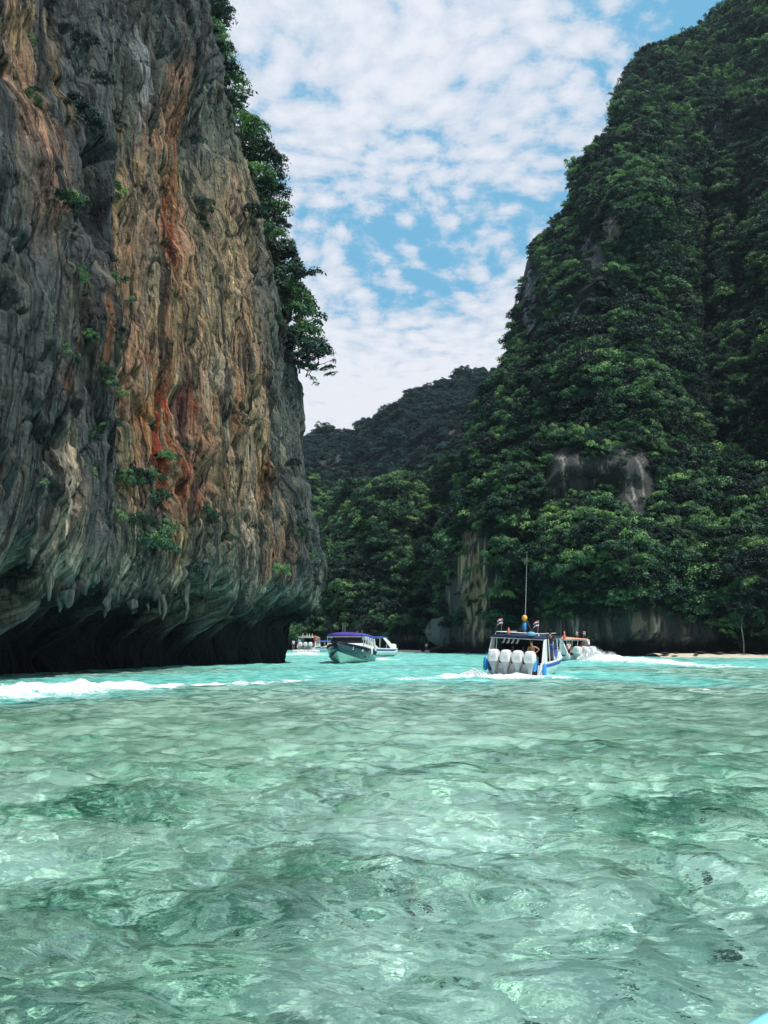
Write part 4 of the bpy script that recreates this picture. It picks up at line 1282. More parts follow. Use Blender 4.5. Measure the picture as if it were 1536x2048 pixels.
def make_boat(label, loc, heading, L=10.0, B=3.3, free=.85, roof_z=2.35, roof=(-.42, .16), roof_m='navy_canvas', side_m='white_gelcoat', bottom_m='white_gelcoat', stripe_m='blue_canvas',
              engines=3, espace=.68, esc=1.0, cowl='white_gelcoat', roof_w=.94, glass=True, roll=0.0, pitch=0.0, roof2=None, wing=True, group=None, rails=True, flags=(), antenna=None, roof_t=.14, slots=True, bowrail=True, thickroof=False):
    t = thing('speedboat', label, 'speedboat', loc, -heading, group)
    t.rotation_euler = (pitch, roll, -heading)
    f = hull_lines(L, B, free)
    S = [f(s) for s in np.linspace(0, 1, 21)]
    # bottom: keel to chine both sides
    m = MB().loft([[(-bc, y, zc), (-bc * .5, y, (zc + zk) / 2 - .03), (0, y + .25 * (k_ / 20) ** 6, zk), (bc * .5, y, (zc + zk) / 2 - .03), (bc, y, zc)] for k_, (y, bg, zg, bc, zc, zk) in enumerate(S)], closed=False)
    m.build('hull_bottom', M[bottom_m], t, True)
    for sg in (-1, 1):
        m = MB().loft([[(sg * (bc + .02), y, zc), (sg * (bc * .4 + bg * .6 + .03), y, zc * .5 + zg * .5), (sg * bg, y, zg), (sg * (bg - .10), y, zg), (sg * (bg - .12), y, zg - .3), (sg * (bc - .05), y, zc + .03)] for (y, bg, zg, bc, zc, zk) in S])
        m.build('hull_side', M[side_m], t, True)
        if stripe_m:
            m = MB().loft([[(sg * (bg + .018), y, zg - .10), (sg * (bg + .03), y, zg - .02), (sg * (bg + .01), y, zg + .03), (sg * (bg - .05), y, zg + .035)] for (y, bg, zg, bc, zc, zk) in S])
            m.build('rub_rail', M['black_rubber' if stripe_m == 'black' else 'white_gelcoat'], t, True)
            if stripe_m != 'black':
                m = MB().loft([[(sg * (bc * .22 + bg * .78 + .045), y, zc * .30 + zg * .70 - .03), (sg * (bg + .035), y, zg - .12), (sg * (bg - .0), y, zg - .12), (sg * (bg - .03), y, zc * .30 + zg * .70)] for (y, bg, zg, bc, zc, zk) in S[1:-3]])
                m.build('hull_stripe', M[stripe_m], t, True)
    y0, bg, zg, bc, zc, zk = S[0]
    MB().loft([[(-bg + .11, y0 - .02, zg - .12), (bg - .11, y0 - .02, zg - .12), (bc - .02, y0 - .02, zc), (0, y0 - .02, zk), (-bc + .02, y0 - .02, zc)],
               [(-bg + .11, y0 + .05, zg - .12), (bg - .11, y0 + .05, zg - .12), (bc - .02, y0 + .05, zc), (0, y0 + .05, zk), (-bc + .02, y0 + .05, zc)]]).build('transom', M['white_gelcoat'], t)
    yc = -L / 2 + L * .62
    # foredeck, crowned
    sd = [f(s) for s in np.linspace(.62, 1, 12)]
    secs = []
    for (y, bg, zg, bc, zc, zk) in sd:
        secs.append([(bg * u * .93, y, zg - .02 + .16 * (1 - u * u) * min(1, bg)) for u in np.linspace(-1, 1, 9)])
    MB().loft(secs, closed=False).build('foredeck', M['white_gelcoat'], t, True)
    # cockpit sole and benches
    sl = [f(s) for s in np.linspace(.03, .62, 8)]
    MB().loft([[(-bc + .08, y, .32), (bc - .08, y, .32)] for (y, bg, zg, bc, zc, zk) in sl], closed=False).build('cockpit_sole', M['grey_gelcoat'], t)
    for sg in (-1, 1):
        MB().box(min(sg * (B / 2 - .62), sg * (B / 2 - .2)), max(sg * (B / 2 - .62), sg * (B / 2 - .2)), -L / 2 + .9, yc - .5, .33, .72).build('bench', M['dark_interior'], t, bevel=.03)
    # cabin: coaming + windscreen
    zf = f(.62)[2]
    bw = f(.62)[1] - .22
    cz = zf + .08
    zr = roof_z
    MB().loft([[(-bw, yc + .5, cz - .1), (bw, yc + .5, cz - .1), (bw * .96, yc + .1, cz + .28), (-bw * .96, yc + .1, cz + .28)],
               [(-bw, yc - .3, cz - .5), (bw, yc - .3, cz - .5), (bw * .98, yc - .25, cz + .28), (-bw * .98, yc - .25, cz + .28)]]).build('coaming', M['white_gelcoat'], t, bevel=.03)
    if glass:
        MB().loft([[(-bw * .94, yc + .10, cz + .285), (bw * .94, yc + .10, cz + .285), (bw * .88, yc - .42, zr - .04), (-bw * .88, yc - .42, zr - .04)],
                   [(-bw * .94, yc + .05, cz + .285), (bw * .94, yc + .05, cz + .285), (bw * .88, yc - .47, zr - .04), (-bw * .88, yc - .47, zr - .04)]]).build('windscreen', M['dark_glass'], t)
    # roof
    ra, rb = L * roof[0], L * roof[1]
    rw = B / 2 * roof_w
    secs = []
    th = roof_t
    for y, k_ in ((ra, .90), (ra + .12, 1), ((ra + rb) / 2, 1), (rb - .25, .98), (rb, .88)):
        w_ = rw * k_
        ring = [(w_ * u, y, zr + th * (.75 + .5 * (1 - u * u))) for u in np.linspace(-1, 1, 7)] + [(w_ * u * .98, y, zr + .04 * (1 - u * u)) for u in np.linspace(1, -1, 7)]
        secs.append(ring)
    MB().loft(secs).build('roof', M[roof_m], t, True)
    MB().loft([[(-rw * .97, ra + .06, zr - .05), (rw * .97, ra + .06, zr - .05), (rw * .97, ra + .06, zr), (-rw * .97, ra + .06, zr)], [(-rw * .97, rb - .1, zr - .05), (rw * .97, rb - .1, zr - .05), (rw * .97, rb - .1, zr), (-rw * .97, rb - .1, zr)]]).build('roof_frame', M['steel_tube' if not thickroof else 'white_gelcoat'], t)
    if roof2:
        MB().loft([[(-rw * .9, rb - .05, zr + .02), (rw * .9, rb - .05, zr + .02), (rw * .9, rb - .05, zr + .12), (-rw * .9, rb - .05, zr + .12)], [(-rw * .75, rb + 2.4, zr - .12), (rw * .75, rb + 2.4, zr - .12), (rw * .75, rb + 2.4, zr - .03), (-rw * .75, rb + 2.4, zr - .03)]]).build('awning', M[roof2], t, True)
        for sg in (-1, 1):
            MB().tube([(sg * rw * .74, rb + 2.3, zr - .12), (sg * rw * .72, rb + 2.5, f(.85)[2])], .02).build('awning_post', M['steel_tube'], t)
    if rails:
        MB().tube([(-rw * .8, ra + .2, zr + th + .02), (-rw * .78, ra + .25, zr + th + .16), (rw * .78, ra + .25, zr + th + .16), (rw * .8, ra + .2, zr + th + .02)], .03).tube([(-rw * .78, ra + .25, zr + th + .16), (-rw * .78, rb - .4, zr + th + .14)], .025).tube([(rw * .78, ra + .25, zr + th + .16), (rw * .78, rb - .4, zr + th + .14)], .025).build('roof_rail', M['white_gelcoat'], t, True)
    # posts / raked wings
    ys = -L / 2
    for sg in (-1, 1):
        bgs, zgs = f(.08)[1], f(.08)[2]
        if wing:
            a = np.array([(sg * (bgs - .02), ys + .05, zgs - .12), (sg * (bgs - .02), ys + 1.25, zgs - .02), (sg * (rw - .02), ra + .95, zr), (sg * (rw - .02), ra + .45, zr)])
            bb = a - np.array([sg * .09, 0, 0])
            MB().loft([a, bb]).build('side_wing', M['white_gelcoat'], t, bevel=.02)
        for yy in np.linspace(ra + 1.5, rb - .3, 4 if slots else 2):
            s_ = (yy + L / 2) / L
            MB().tube([(sg * (f(s_)[1] - .1), yy + .12, f(s_)[2]), (sg * (rw - .06), yy, zr)], .03, 6).build('roof_post', M['white_gelcoat'], t)
        # cabin side panel
        MB().loft([[(sg * (f(.45)[1] - .16), -L * .08, f(.45)[2] - .05), (sg * (f(.45)[1] - .16), yc + .2, f(.6)[2]), (sg * (f(.45)[1] - .22), yc + .05, f(.6)[2] + .38), (sg * (f(.45)[1] - .22), -L * .08, f(.45)[2] + .12)],
                   [(sg * (f(.45)[1] - .22), -L * .08, f(.45)[2] - .05), (sg * (f(.45)[1] - .22), yc + .2, f(.6)[2]), (sg * (f(.45)[1] - .28), yc + .05, f(.6)[2] + .38), (sg * (f(.45)[1] - .28), -L * .08, f(.45)[2] + .12)]]).build('cabin_side', M['white_gelcoat'], t)
    if bowrail:
        pts = []
        for s_ in (.66, .76, .86, .95, .995):
            y, bg, zg, *_ = f(s_)
            pts.append((bg - .06, y, zg + .42))
        pr = [(p[0], p[1], p[2]) for p in pts] + [(-p[0], p[1], p[2]) for p in pts[::-1]]
        r_ = MB().tube(pr, .018, 5)
        for p in pr[::1]:
            r_.tube([p, (p[0] * .98, p[1], p[2] - .42)], .014, 5)
        r_.build('bow_rail', M['steel_tube'], t)
    n = engines
    for i in range(n):
        engine(t, (i - (n - 1) / 2) * espace, -L / 2 - .42, esc, cowl, tilt=.06)
    for (x, y, h, sgn) in flags:
        flag(t, x, y, zr + th, h, sgn=sgn)
    return t, f


def sub(parent, p, name, m, **k):
    pass


def fender(parent_loc, label, h=.62, r=.12, m='sky_blue_vinyl', rot=(0, 0, 0)):
    prof = [(.02, h / 2 + .06), (.035, h / 2 + .02), (r * .8, h / 2 - .03), (r, h / 2 - .10), (r, -h / 2 + .10), (r * .8, -h / 2 + .03), (.035, -h / 2 - .01)]
    mb = MB().loft([[(rr * math.cos(a), rr * math.sin(a), z) for a in np.linspace(0, 2 * math.pi, 11)[:-1]] for rr, z in prof])
    mb.tube([(0, 0, h / 2 + .04), (0, .03, h / 2 + .3)], .012, 5)
    o = mb.build('boat_fender', M[m], None, True)
    o.location = parent_loc; o.rotation_euler = rot
    tag(o, label, 'fender')
    return o


def skin_obj(name, joints, edges, m, parent):
    me = bpy.data.meshes.new(name)
    names = list(joints)
    me.from_pydata([joints[n][0] for n in names], [(names.index(a), names.index(b)) for a, b in edges], [])
    me.materials.append(m)
    o = obj(name, me, parent)
    md = o.modifiers.new('skin', 'SKIN')
    if not me.skin_vertices:
        me.skin_vertices.new() if hasattr(me.skin_vertices, 'new') else None
    for i, n in enumerate(names):
        r_ = joints[n][1]
        me.skin_vertices[0].data[i].radius = r_ if isinstance(r_, tuple) else (r_, r_)
        me.skin_vertices[0].data[i].use_root = (i == 0)
    md.use_smooth_shade = True
    s = o.modifiers.new('smooth', 'SUBSURF'); s.levels = 1; s.render_levels = 1
    return o


def person(label, loc, rz, pose='stand', skin='skin', top='white_cloth', bottom='black_cloth', lean=0.0, arms='down', group=None, scale=1.0):
    t = thing('person', label, 'person', loc, rz, group)
    t.scale = (scale,) * 3
    H = .92 if pose != 'sit' else .50
    base = np.array([0, 0, H])
    ax = lean

    def up(x, y, z):
        # point of the upper body, bent forward at the hips
        return (x, y * math.cos(ax) + z * math.sin(ax), H + z * math.cos(ax) - y * math.sin(ax))
    J = {'pelvis': ((0, 0, H), (.15, .11)), 'waist': (up(0, 0, .16), (.125, .095)), 'chest': (up(0, .01, .36), (.155, .11)), 'neck': (up(0, .01, .53), .058), 'jaw': (up(0, .035, .60), (.062, .075)), 'head': (up(0, .03, .70), (.078, .095)), 'crown': (up(0, .02, .77), (.055, .065)), 'nose': (up(0, .125, .665), .014)}
    E = [('pelvis', 'waist'), ('waist', 'chest'), ('chest', 'neck'), ('neck', 'jaw'), ('jaw', 'head'), ('head', 'crown'), ('head', 'nose')]
    for s, sg in (('l', -1), ('r', 1)):
        J['shoulder' + s] = (up(sg * .175, 0, .46), .055)
        if arms == 'down':
            el, wr = up(sg * .24, -.03, .20), up(sg * .25, .08, -.03)
        elif arms == 'hold':
            el, wr = up(sg * .25, .08, .24), up(sg * .17, .33, .22)
        elif arms == 'up':
            el, wr = up(sg * .30, .06, .56), up(sg * .26, .12, .80)
        else:  # prop: one hand down on the rail ahead
            el, wr = (up(sg * .28, .12, .22), (up(sg * .26, .14, .18)[0], up(0, .14, .3)[1] + .12, H + .02)) if sg > 0 else (up(sg * .38, -.05, .28), up(sg * .17, .12, .12))
        wr = np.array(wr); el = np.array(el)
        d = (wr - el) / np.linalg.norm(wr - el)
        J['elbow' + s] = (tuple(el), .042); J['wrist' + s] = (tuple(wr), .026)
        palm = wr + d * .075
        J['palm' + s] = (tuple(palm), (.036, .018))
        E += [('chest', 'shoulder' + s), ('shoulder' + s, 'elbow' + s), ('elbow' + s, 'wrist' + s), ('wrist' + s, 'palm' + s)]
        side = np.cross(d, (0, 1, 0)); side /= np.linalg.norm(side) + 1e-6
        fwd = np.cross(side, d)
        for k_, (o_, ln) in enumerate(((-.027, .062), (-.009, .075), (.009, .07), (.027, .055))):
            J['finger%d%s' % (k_, s)] = (tuple(palm + side * o_ + d * ln + fwd * .02), .009); E.append(('palm' + s, 'finger%d%s' % (k_, s)))
        J['thumb' + s] = (tuple(wr + d * .05 + side * .05 + fwd * .02), .010); E.append(('wrist' + s, 'thumb' + s))
        J['hip' + s] = ((sg * .09, 0, H - .05), .088)
        if pose == 'sit':
            kn, an, to = (sg * .12, .42, H + .0), (sg * .12, .44, .09), (sg * .12, .60, .04)
        elif pose == 'stride':
            kn, an, to = (sg * .11, .10 * sg + .05, .48), (sg * .12, .20 * sg, .09), (sg * .12, .20 * sg + .16, .035)
        else:
            kn, an, to = (sg * .12, .03, .48), (sg * .13, -.02, .09), (sg * .14, .14, .035)
        J['knee' + s] = (kn, .062); J['ankle' + s] = (an, .040); J['toe' + s] = (to, (.042, .028))
        E += [('pelvis', 'hip' + s), ('hip' + s, 'knee' + s), ('knee' + s, 'ankle' + s), ('ankle' + s, 'toe' + s)]
    skin_obj('body', J, E, M[skin], t)
    if top:
        K = {k_: (J[k_][0], tuple(v + .02 for v in (J[k_][1] if isinstance(J[k_][1], tuple) else (J[k_][1],) * 2))) for k_ in ('waist', 'pelvis', 'chest', 'shoulderl', 'shoulderr')}
        for s in 'lr':
            a, b = np.array(J['shoulder' + s][0]), np.array(J['elbow' + s][0])
            K['sleeve' + s] = (tuple(a + (b - a) * .7), (.065, .065))
        K['collar'] = (tuple(np.array(J['chest'][0]) * .35 + np.array(J['neck'][0]) * .65), (.075, .075))
        skin_obj('shirt', K, [('waist', 'pelvis'), ('waist', 'chest'), ('chest', 'shoulderl'), ('chest', 'shoulderr'), ('shoulderl', 'sleevel'), ('shoulderr', 'sleever'), ('chest', 'collar')], M[top], t)
    if bottom:
        K = {'pelvis': (J['pelvis'][0], (.17, .13)), 'waistb': (tuple(np.array(J['pelvis'][0]) * .5 + np.array(J['waist'][0]) * .5), (.145, .115))}
        Eb = [('pelvis', 'waistb')]
        for s in 'lr':
            a, b = np.array(J['hip' + s][0]), np.array(J['knee' + s][0])
            K['hip' + s] = (tuple(a), (.105, .105)); K['hem' + s] = (tuple(a + (b - a) * .9), (.085, .085))
            Eb += [('pelvis', 'hip' + s), ('hip' + s, 'hem' + s)]
        skin_obj('shorts', K, Eb, M[bottom], t)
    hd, cr = np.array(J['head'][0]), np.array(J['crown'][0])
    back = np.array(up(0, -.05, .70))
    skin_obj('hair', {'a': (tuple(hd * .5 + cr * .5 + (back - hd) * .2), (.082, .095)), 'b': (tuple(back + (cr - hd) * .1), (.075, .075)), 'c': (tuple(cr + (cr - hd) * .2), (.05, .06))}, [('a', 'b'), ('a', 'c')], M['hair'], t)
    return t


def on_boat(t, p):
    """world point of a place on a boat"""
    rot = t.rotation_euler.to_matrix()
    return tuple(Vector(t.location) + rot @ Vector(p))


# --- the near speedboat with a navy roof, seen from astern
h1 = R(23)
ctr = np.array([7.25 + 4.5 * math.sin(h1), 47.2 + 4.5 * math.cos(h1), .06])
b1, f1 = make_boat('white speedboat with navy roof, four outboards and blue stripe, seen from astern', tuple(ctr), h1, L=9, B=3.35, free=.82, roof_z=2.12, roof_m='navy_canvas', stripe_m='blue_canvas', engines=4, espace=.68, esc=1.04, roll=R(3), pitch=R(1.0),
                   roof=(-.46, .14), flags=((-.98, -3.8, .95, 1), (1.15, -3.9, .9, 1)))
ant = MB().tube([(.28, -3.2, 2.25), (.28, -3.2, 3.4), (.30, -3.2, 7.1)], [.035, .03, .008], 6).build('antenna_mast', M['steel_tube'], b1)
MB().loft([[(.24 + r_ * math.cos(a), -3.2 + r_ * math.sin(a), z) for a in np.linspace(0, 6.283, 13)[:-1]] for r_, z in ((.02, 3.08), (.11, 3.12), (.155, 3.22), (.16, 3.30), (.12, 3.40), (.02, 3.45))]).build('mast_ball', M['yellow_plastic'], ant, True)
MB().loft([[(.24 + r_ * math.cos(a), -3.2 + r_ * .6 * math.sin(a), z) for a in np.linspace(0, 6.283, 9)[:-1]] for r_, z in ((.03, 3.0), (.12, 2.95), (.10, 2.75), (.14, 2.62), (.03, 2.5))]).build('mast_cloth', M['sky_blue_vinyl'], ant, True)
MB().tube([(.28, -3.2, 3.3), (.75, -3.0, 2.3)], .008, 4).build('mast_stay', M['steel_tube'], ant)
MB().loft([[(-.45 + r_ * math.cos(a), -4.1 + r_ * math.sin(a), z) for a in np.linspace(0, 6.283, 9)[:-1]] for r_, z in ((.09, 2.33), (.10, 2.45), (.05, 2.52), (.06, 2.6), (.01, 2.7))]).build('roof_lamp', M['orange_canvas'], b1, True)
MB().loft([[(.85 + rx * math.cos(a), -4.1 + .2 * rx * math.sin(a) * 3, z) for a in np.linspace(0, 6.283, 11)[:-1]] for rx, z in ((.1, 2.30), (.26, 2.36), (.24, 2.46), (.08, 2.52))]).build('rolled_cover', M['light_blue_cloth'], b1, True)
for k_ in range(4):
    o_ = MB().box(-.05, .05, -.02, .02, -.22, 0)
    o_.box(-.10, .02, -.03, .01, -.30, -.22)
    o_ = o_.build('life_jacket', M['white_cloth'], b1)
    o_.location = (-1.05 + .27 * k_, -2.6, 2.03); o_.rotation_euler = (0, .25, 0)
MB().tube([(1.0, -4.5, .75), (1.0, -4.5, 1.15), (1.35, -4.5, 1.15), (1.35, -4.5, .75)], .02).build('boarding_rail', M['steel_tube'], b1)
MB().box(.95, 1.35, -4.56, -4.53, .1, .8).build('boarding_ladder', M['black_rubber'], b1)
for (p, l_) in (((-1.60, -4.62, .62), 'blue cylinder fender hanging at the near boat\'s port stern corner, beside the outermost engine'), ((1.22, -4.72, .72), 'blue fender hanging tilted between the engines and starboard stern of the near boat'),
                ((1.68, -4.3, .45), 'blue fender hung low on the outside of the near boat\'s starboard quarter')):
    fender(on_boat(b1, p), l_, .72, .13, rot=(0, R(5) if p[0] < 1.3 else 0, 0))
fender(on_boat(b1, (-1.34, -4.6, .55)), 'dark blue fender next to the port stern corner, inside of the lighter one', .6, .11, 'blue_cloth')
fender(on_boat(b1, (1.45, -.4, 1.0)), 'long blue fender leaning on the near boat\'s starboard side deck', .95, .12, 'blue_canvas', rot=(R(-18), R(18), 0))
person('bare-chested man leaning on the stern rail of the near speedboat, sunglasses and dark shorts', on_boat(b1, (1.02, -4.0, .34)), R(150) , 'stand', 'skin', None, 'black_cloth', lean=R(22), arms='prop')
person('man in black shirt and blue trousers standing on the near boat\'s side deck', on_boat(b1, (1.62, -2.3, .92)), R(-10), 'stand', 'dark_skin', 'black_cloth', 'blue_cloth', lean=R(6), arms='hold')
person('shirtless passenger sitting in the dark cabin, left of the other seated one', on_boat(b1, (-.75, -1.7, .33)), R(185), 'sit', 'dark_skin', None, 'light_blue_cloth')
person('seated passenger in grey top in the middle of the dark cabin', on_boat(b1, (-.12, -1.7, .33)), R(178), 'sit', 'dark_skin', 'blue_cloth', 'black_cloth')
person('passenger in blue bending over the foredeck rail of the near boat', on_boat(b1, (1.15, 1.1, .98)), R(-60), 'stride', 'skin', 'light_blue_cloth', 'blue_canvas', lean=R(50), arms='prop', scale=.85)

MB().loft([[(-1.30, .35, .35), (1.30, .35, .35), (1.36, .20, 2.08), (-1.36, .20, 2.08)], [(-1.30, .40, .35), (1.30, .40, .35), (1.36, .25, 2.08), (-1.36, .25, 2.08)]]).build('cabin_shade_panel', M['dark_interior'], b1)  # dark panel added so the cabin looks shaded from astern
for sg in (-1, 1):
    MB().loft([[(sg * 1.44, -1.9, .9), (sg * 1.44, .2, .95), (sg * 1.44, .1, 2.08), (sg * 1.44, -2.1, 2.08)], [(sg * 1.41, -1.9, .9), (sg * 1.41, .2, .95), (sg * 1.41, .1, 2.08), (sg * 1.41, -2.1, 2.08)]]).build('side_shade_sheet', M['navy_canvas'], b1)  # dark side sheets added to darken the cabin under the roof

# --- the purple-roofed boat coming towards the viewer
h2 = R(180 + 9)
bow = np.array([(676 - 768) / F * 70.5, 70.5])
c2 = bow - 4.75 * np.array([math.sin(h2), math.cos(h2)])
b2, f2 = make_boat('dark hulled speedboat with purple roof coming head on beside the cliff', (c2[0], c2[1], .10), h2, L=9.5, B=3.7, free=1.05, roof_z=2.15, roof=(-.40, .13), roof_m='purple_canvas', side_m='dark_teal_gelcoat', bottom_m='pale_green_gelcoat',
                   stripe_m='black', engines=2, roof_t=.30, rails=False, roof_w=.98, bowrail=False, pitch=R(3), thickroof=True)
for (x_, h_) in ((.45, .9), (.25, .7), (-.9, .25), (-1.3, .3)):
    MB().tube([(x_, .6, 2.45), (x_, .6, 2.45 + h_)], .02, 5).build('roof_aerial', M['steel_tube'], b2)
MB().box(-.55, -.15, 1.7, 1.78, 1.16, 1.3).build('deck_lamp', M['white_gelcoat'], b2)


def hull_text(parent, f, body, s, size, sg, m, zfrac=.62):
    cu = bpy.data.curves.new('hull_text', 'FONT'); cu.body = body; cu.size = size; cu.extrude = .01; cu.align_x = 'CENTER'; cu.align_y = 'CENTER'
    tmp = bpy.data.objects.new('tmp', cu); C.objects.link(tmp)
    bpy.context.view_layer.update()
    me = bpy.data.meshes.new_from_object(tmp.evaluated_get(bpy.context.evaluated_depsgraph_get()))
    bpy.data.objects.remove(tmp)
    me.materials.clear(); me.materials.append(m)
    y, bg, zg, bc, zc, zk = f(s); y2, bg2, *_ = f(s + .04)
    tang = Vector((sg * (bg2 - bg), y2 - y, 0)).normalized()
    low, high = Vector((sg * (bc + .02), y, zc)), Vector((sg * bg, y, zg))
    upv = (high - low).normalized()
    X = -tang if sg < 0 else tang
    if sg < 0: X = -tang
    Zv = X.cross(upv).normalized()
    if Zv.x * sg < 0:
        X = -X; Zv = -Zv
    mtx = Matrix((X, upv, Zv)).transposed().to_4x4()
    mid = Vector((sg * (bc * .4 + bg * .6 + .05), y, zc * .5 + zg * .5))
    mtx.translation = mid + upv * (zfrac - .5) * (zg - zc) + Zv * .03
    o = obj('hull_lettering', me, parent)
    o.matrix_local = mtx
    return o


hull_text(b2, f2, '5', .84, .36, -1, M['white_gelcoat'], .66)
hull_text(b2, f2, '447', .68, .30, -1, M['white_gelcoat'], .66)
for k_ in range(4):
    MB().box(-.03, .03, -.04, .04, 0, .55).build('side_bar', M['white_gelcoat'], b2, loc=(-1.72, -2.6 + .95 * k_, 1.5), rot=(R(-18), 0, 0))
fender(on_boat(b2, (-1.95, -.8, .95)), 'white and black fender on the side of the purple roofed boat', .6, .10, 'white_gelcoat')

# --- speedboat throwing up spray on the right
h3 = R(-30)
st = np.array([(1156 - 768) / F * 82, 82.0])
c3 = st + 5 * np.array([math.sin(h3), math.cos(h3)])
b3, f3 = make_boat('speedboat with orange roof and blue awning throwing up white spray', (c3[0], c3[1], .15), h3, L=10, B=3.3, free=.85, roof_z=2.15, roof=(-.44, -.02), roof_m='salmon_canvas', engines=3, espace=.95, roof2='blue_canvas', flags=((.3, -4.0, .7, -1), (1.1, -4.2, .75, -1)), pitch=R(4), rails=False, esc=1.15)
MB().loft([[(-1.3 + r_ * math.cos(a), -4.0 + r_ * math.sin(a), z) for a in np.linspace(0, 6.283, 9)[:-1]] for r_, z in ((.12, 2.3), (.16, 2.5), (.06, 2.7), (.10, 2.85), (.01, 3.0))]).build('roof_bundle', M['orange_canvas'], b3, True)
for (p, l_, tp, bt, a_) in (((-.95, -4.3, .36), 'passenger in white shirt and black shorts at the stern of the orange roofed boat', 'white_cloth', 'black_cloth', 'down'),
                            ((1.05, -4.2, .40), 'passenger in red top standing at the stern of the orange roofed boat', 'red_cloth', 'blue_cloth', 'hold'),
                            ((1.52, -4.5, .78), 'passenger in white standing outermost on the spraying boat', 'white_cloth', 'blue_cloth', 'hold'),
                            ((.1, -3.0, .36), 'passenger in dark clothes deep in the shade of the orange roof', 'black_cloth', 'black_cloth', 'down')):
    person(l_, on_boat(b3, p), -h3 + R(180 if a_ == 'down' else 20), 'stand', 'skin', tp, bt, arms=a_, lean=R(8))
person('passenger in light blue crouching between the engines of the spraying boat', on_boat(b3, (.35, -4.6, .36)), R(160), 'sit', 'skin', 'light_blue_cloth', 'light_blue_cloth')

# --- distant boats
st = np.array([(614 - 768) / F * 140, 140.0]); h4 = R(6)
b4, f4 = make_boat('small far speedboat with cream roof by the dark overhang, seen from astern', (st[0] + 4.2 * math.sin(h4), st[1] + 4.2 * math.cos(h4), .1), h4, L=8.4, B=3.2, free=.8, roof_z=2.25, roof_m='cream_canvas', engines=3, espace=.85, esc=1.1, rails=True, flags=(), stripe_m='blue_canvas', wing=True, roof=(-.44, .1))
for x_ in (-.8, -.1, .3, .8):
    MB().tube([(x_, -3, 2.4), (x_, -3, 2.95)], .045, 5).build('roof_aerial', M['white_gelcoat'], b4)
for (p, l_, tp, bt) in (((1.45, -3.6, 1.1), 'passenger in red life vest on the far cream roofed boat', 'red_cloth', 'red_cloth'), ((-1.2, -3.9, .5), 'passenger in light blue at the stern of the far cream roofed boat', 'light_blue_cloth', 'light_blue_cloth'),
                        ((-2.35, -3.2, .3), 'passenger in white on the side of the far cream roofed boat', 'white_cloth', 'blue_cloth')):
    person(l_, on_boat(b4, p), R(20), 'stand', 'skin', tp, bt, scale=1.0)
st = np.array([(644 - 768) / F * 148, 148.0]); h5 = R(80)
make_boat('far white boat with low blue canopy partly behind the purple roofed boat', (st[0] + 1.2, st[1], .0), h5, L=9, B=2.8, free=.75, roof_z=1.75, roof=(-.25, .2), roof_m='blue_canvas', engines=1, rails=False, wing=False, bottom_m='pale_green_gelcoat')
st = np.array([(768 - 768) / F * 100, 100.0]); h6 = R(180 + 40)
b6, f6 = make_boat('white speedboat with blue canopy following close behind the purple roofed boat', (-2.3, 101, .1), h6, L=9, B=3.0, free=.85, roof_z=2.15, roof=(-.30, .22), roof_m='blue_canvas', engines=2, rails=False, bottom_m='pale_green_gelcoat', side_m='white_gelcoat')
person('passenger in orange standing at the stern of the blue canopied boat', on_boat(b6, (-.9, -3.3, .36)), R(30), 'stand', 'skin', 'orange_canvas', 'black_cloth')

# ------------------------------------------------------------------ spray
q = N('white_water')
nz_ = q.noise(q.n('ShaderNodeNewGeometry').outputs['Position'], 6, 3)
FOAM_M = q.end(q.n('ShaderNodeMixShader', ins={0: .12, 1: q.n('ShaderNodeBsdfDiffuse', ins={'Color': q.mix((.88, .91, .92), (.96, .97, .97), nz_)}), 2: q.n('ShaderNodeBsdfTranslucent', ins={'Color': (.95, .97, .97)})}))


def spray(label, env, n, seed, rmin=.02, rmax=.10, body=None):
    """droplets and foam lumps in a plume; env(u, v, w) -> point and size factor"""
    r = np.random.default_rng(seed)
    t_ = (1 + 5 ** .5) / 2
    oc = np.array([(1, 0, 0), (-1, 0, 0), (0, 1, 0), (0, -1, 0), (0, 0, 1), (0, 0, -1)], float)
    of = np.array([(0, 2, 4), (2, 1, 4), (1, 3, 4), (3, 0, 4), (2, 0, 5), (1, 2, 5), (3, 1, 5), (0, 3, 5)])
    P, s = env(r, n)
    rad = r.uniform(rmin, rmax, n) * s
    V = oc[None] * rad[:, None, None] * r.uniform(.7, 1.3, (n, 6, 1)) * np.array([1.3, 1.3, .8]) + P[:, None]
    Fq = of[None] + (np.arange(n) * 6)[:, None, None]
    V = V.reshape(-1, 3); Fq = Fq.reshape(-1, 3)
    if body is not None:
        bv, bf = body
        bf = np.concatenate([bf[:, [0, 1, 2]], bf[:, [0, 2, 3]]])
        Fq = np.concatenate([Fq, bf + len(V)]); V = np.concatenate([V, bv])
    o = obj('sea_spray', mesh_from('sea_spray', V, Fq, [FOAM_M], smooth=True))
    tag(o, label, kind='stuff')


def mound(px0, px1, Yc, hfun, thick, nu=160, nv=36):
    u = np.linspace(0, 1, nu)[None, :]; v = np.linspace(0, math.pi, nv)[:, None]
    X = (px0 + (px1 - px0) * u - 768) / F * Yc + 0 * v
    h = hfun(u) + 0 * v
    nz1 = fbm(X * 2.3, v * 1.6, .7, 4, .6)
    Z = h * np.sin(v) * (1 + .35 * nz1) - .05
    Y = Yc - thick * np.cos(v) * (.5 + .5 * h) * (1 + .3 * nz1)
    X = X + .12 * fbm(X * 3, v * 2, 5.7, 3)
    return np.stack([X, Y, Z], -1).reshape(-1, 3), grid_faces(nv, nu)


HM3 = lambda u: np.interp(u, [0, .2, .38, .52, .7, .82, 1], [.25, .85, 1.25, .85, .5, .65, .02])


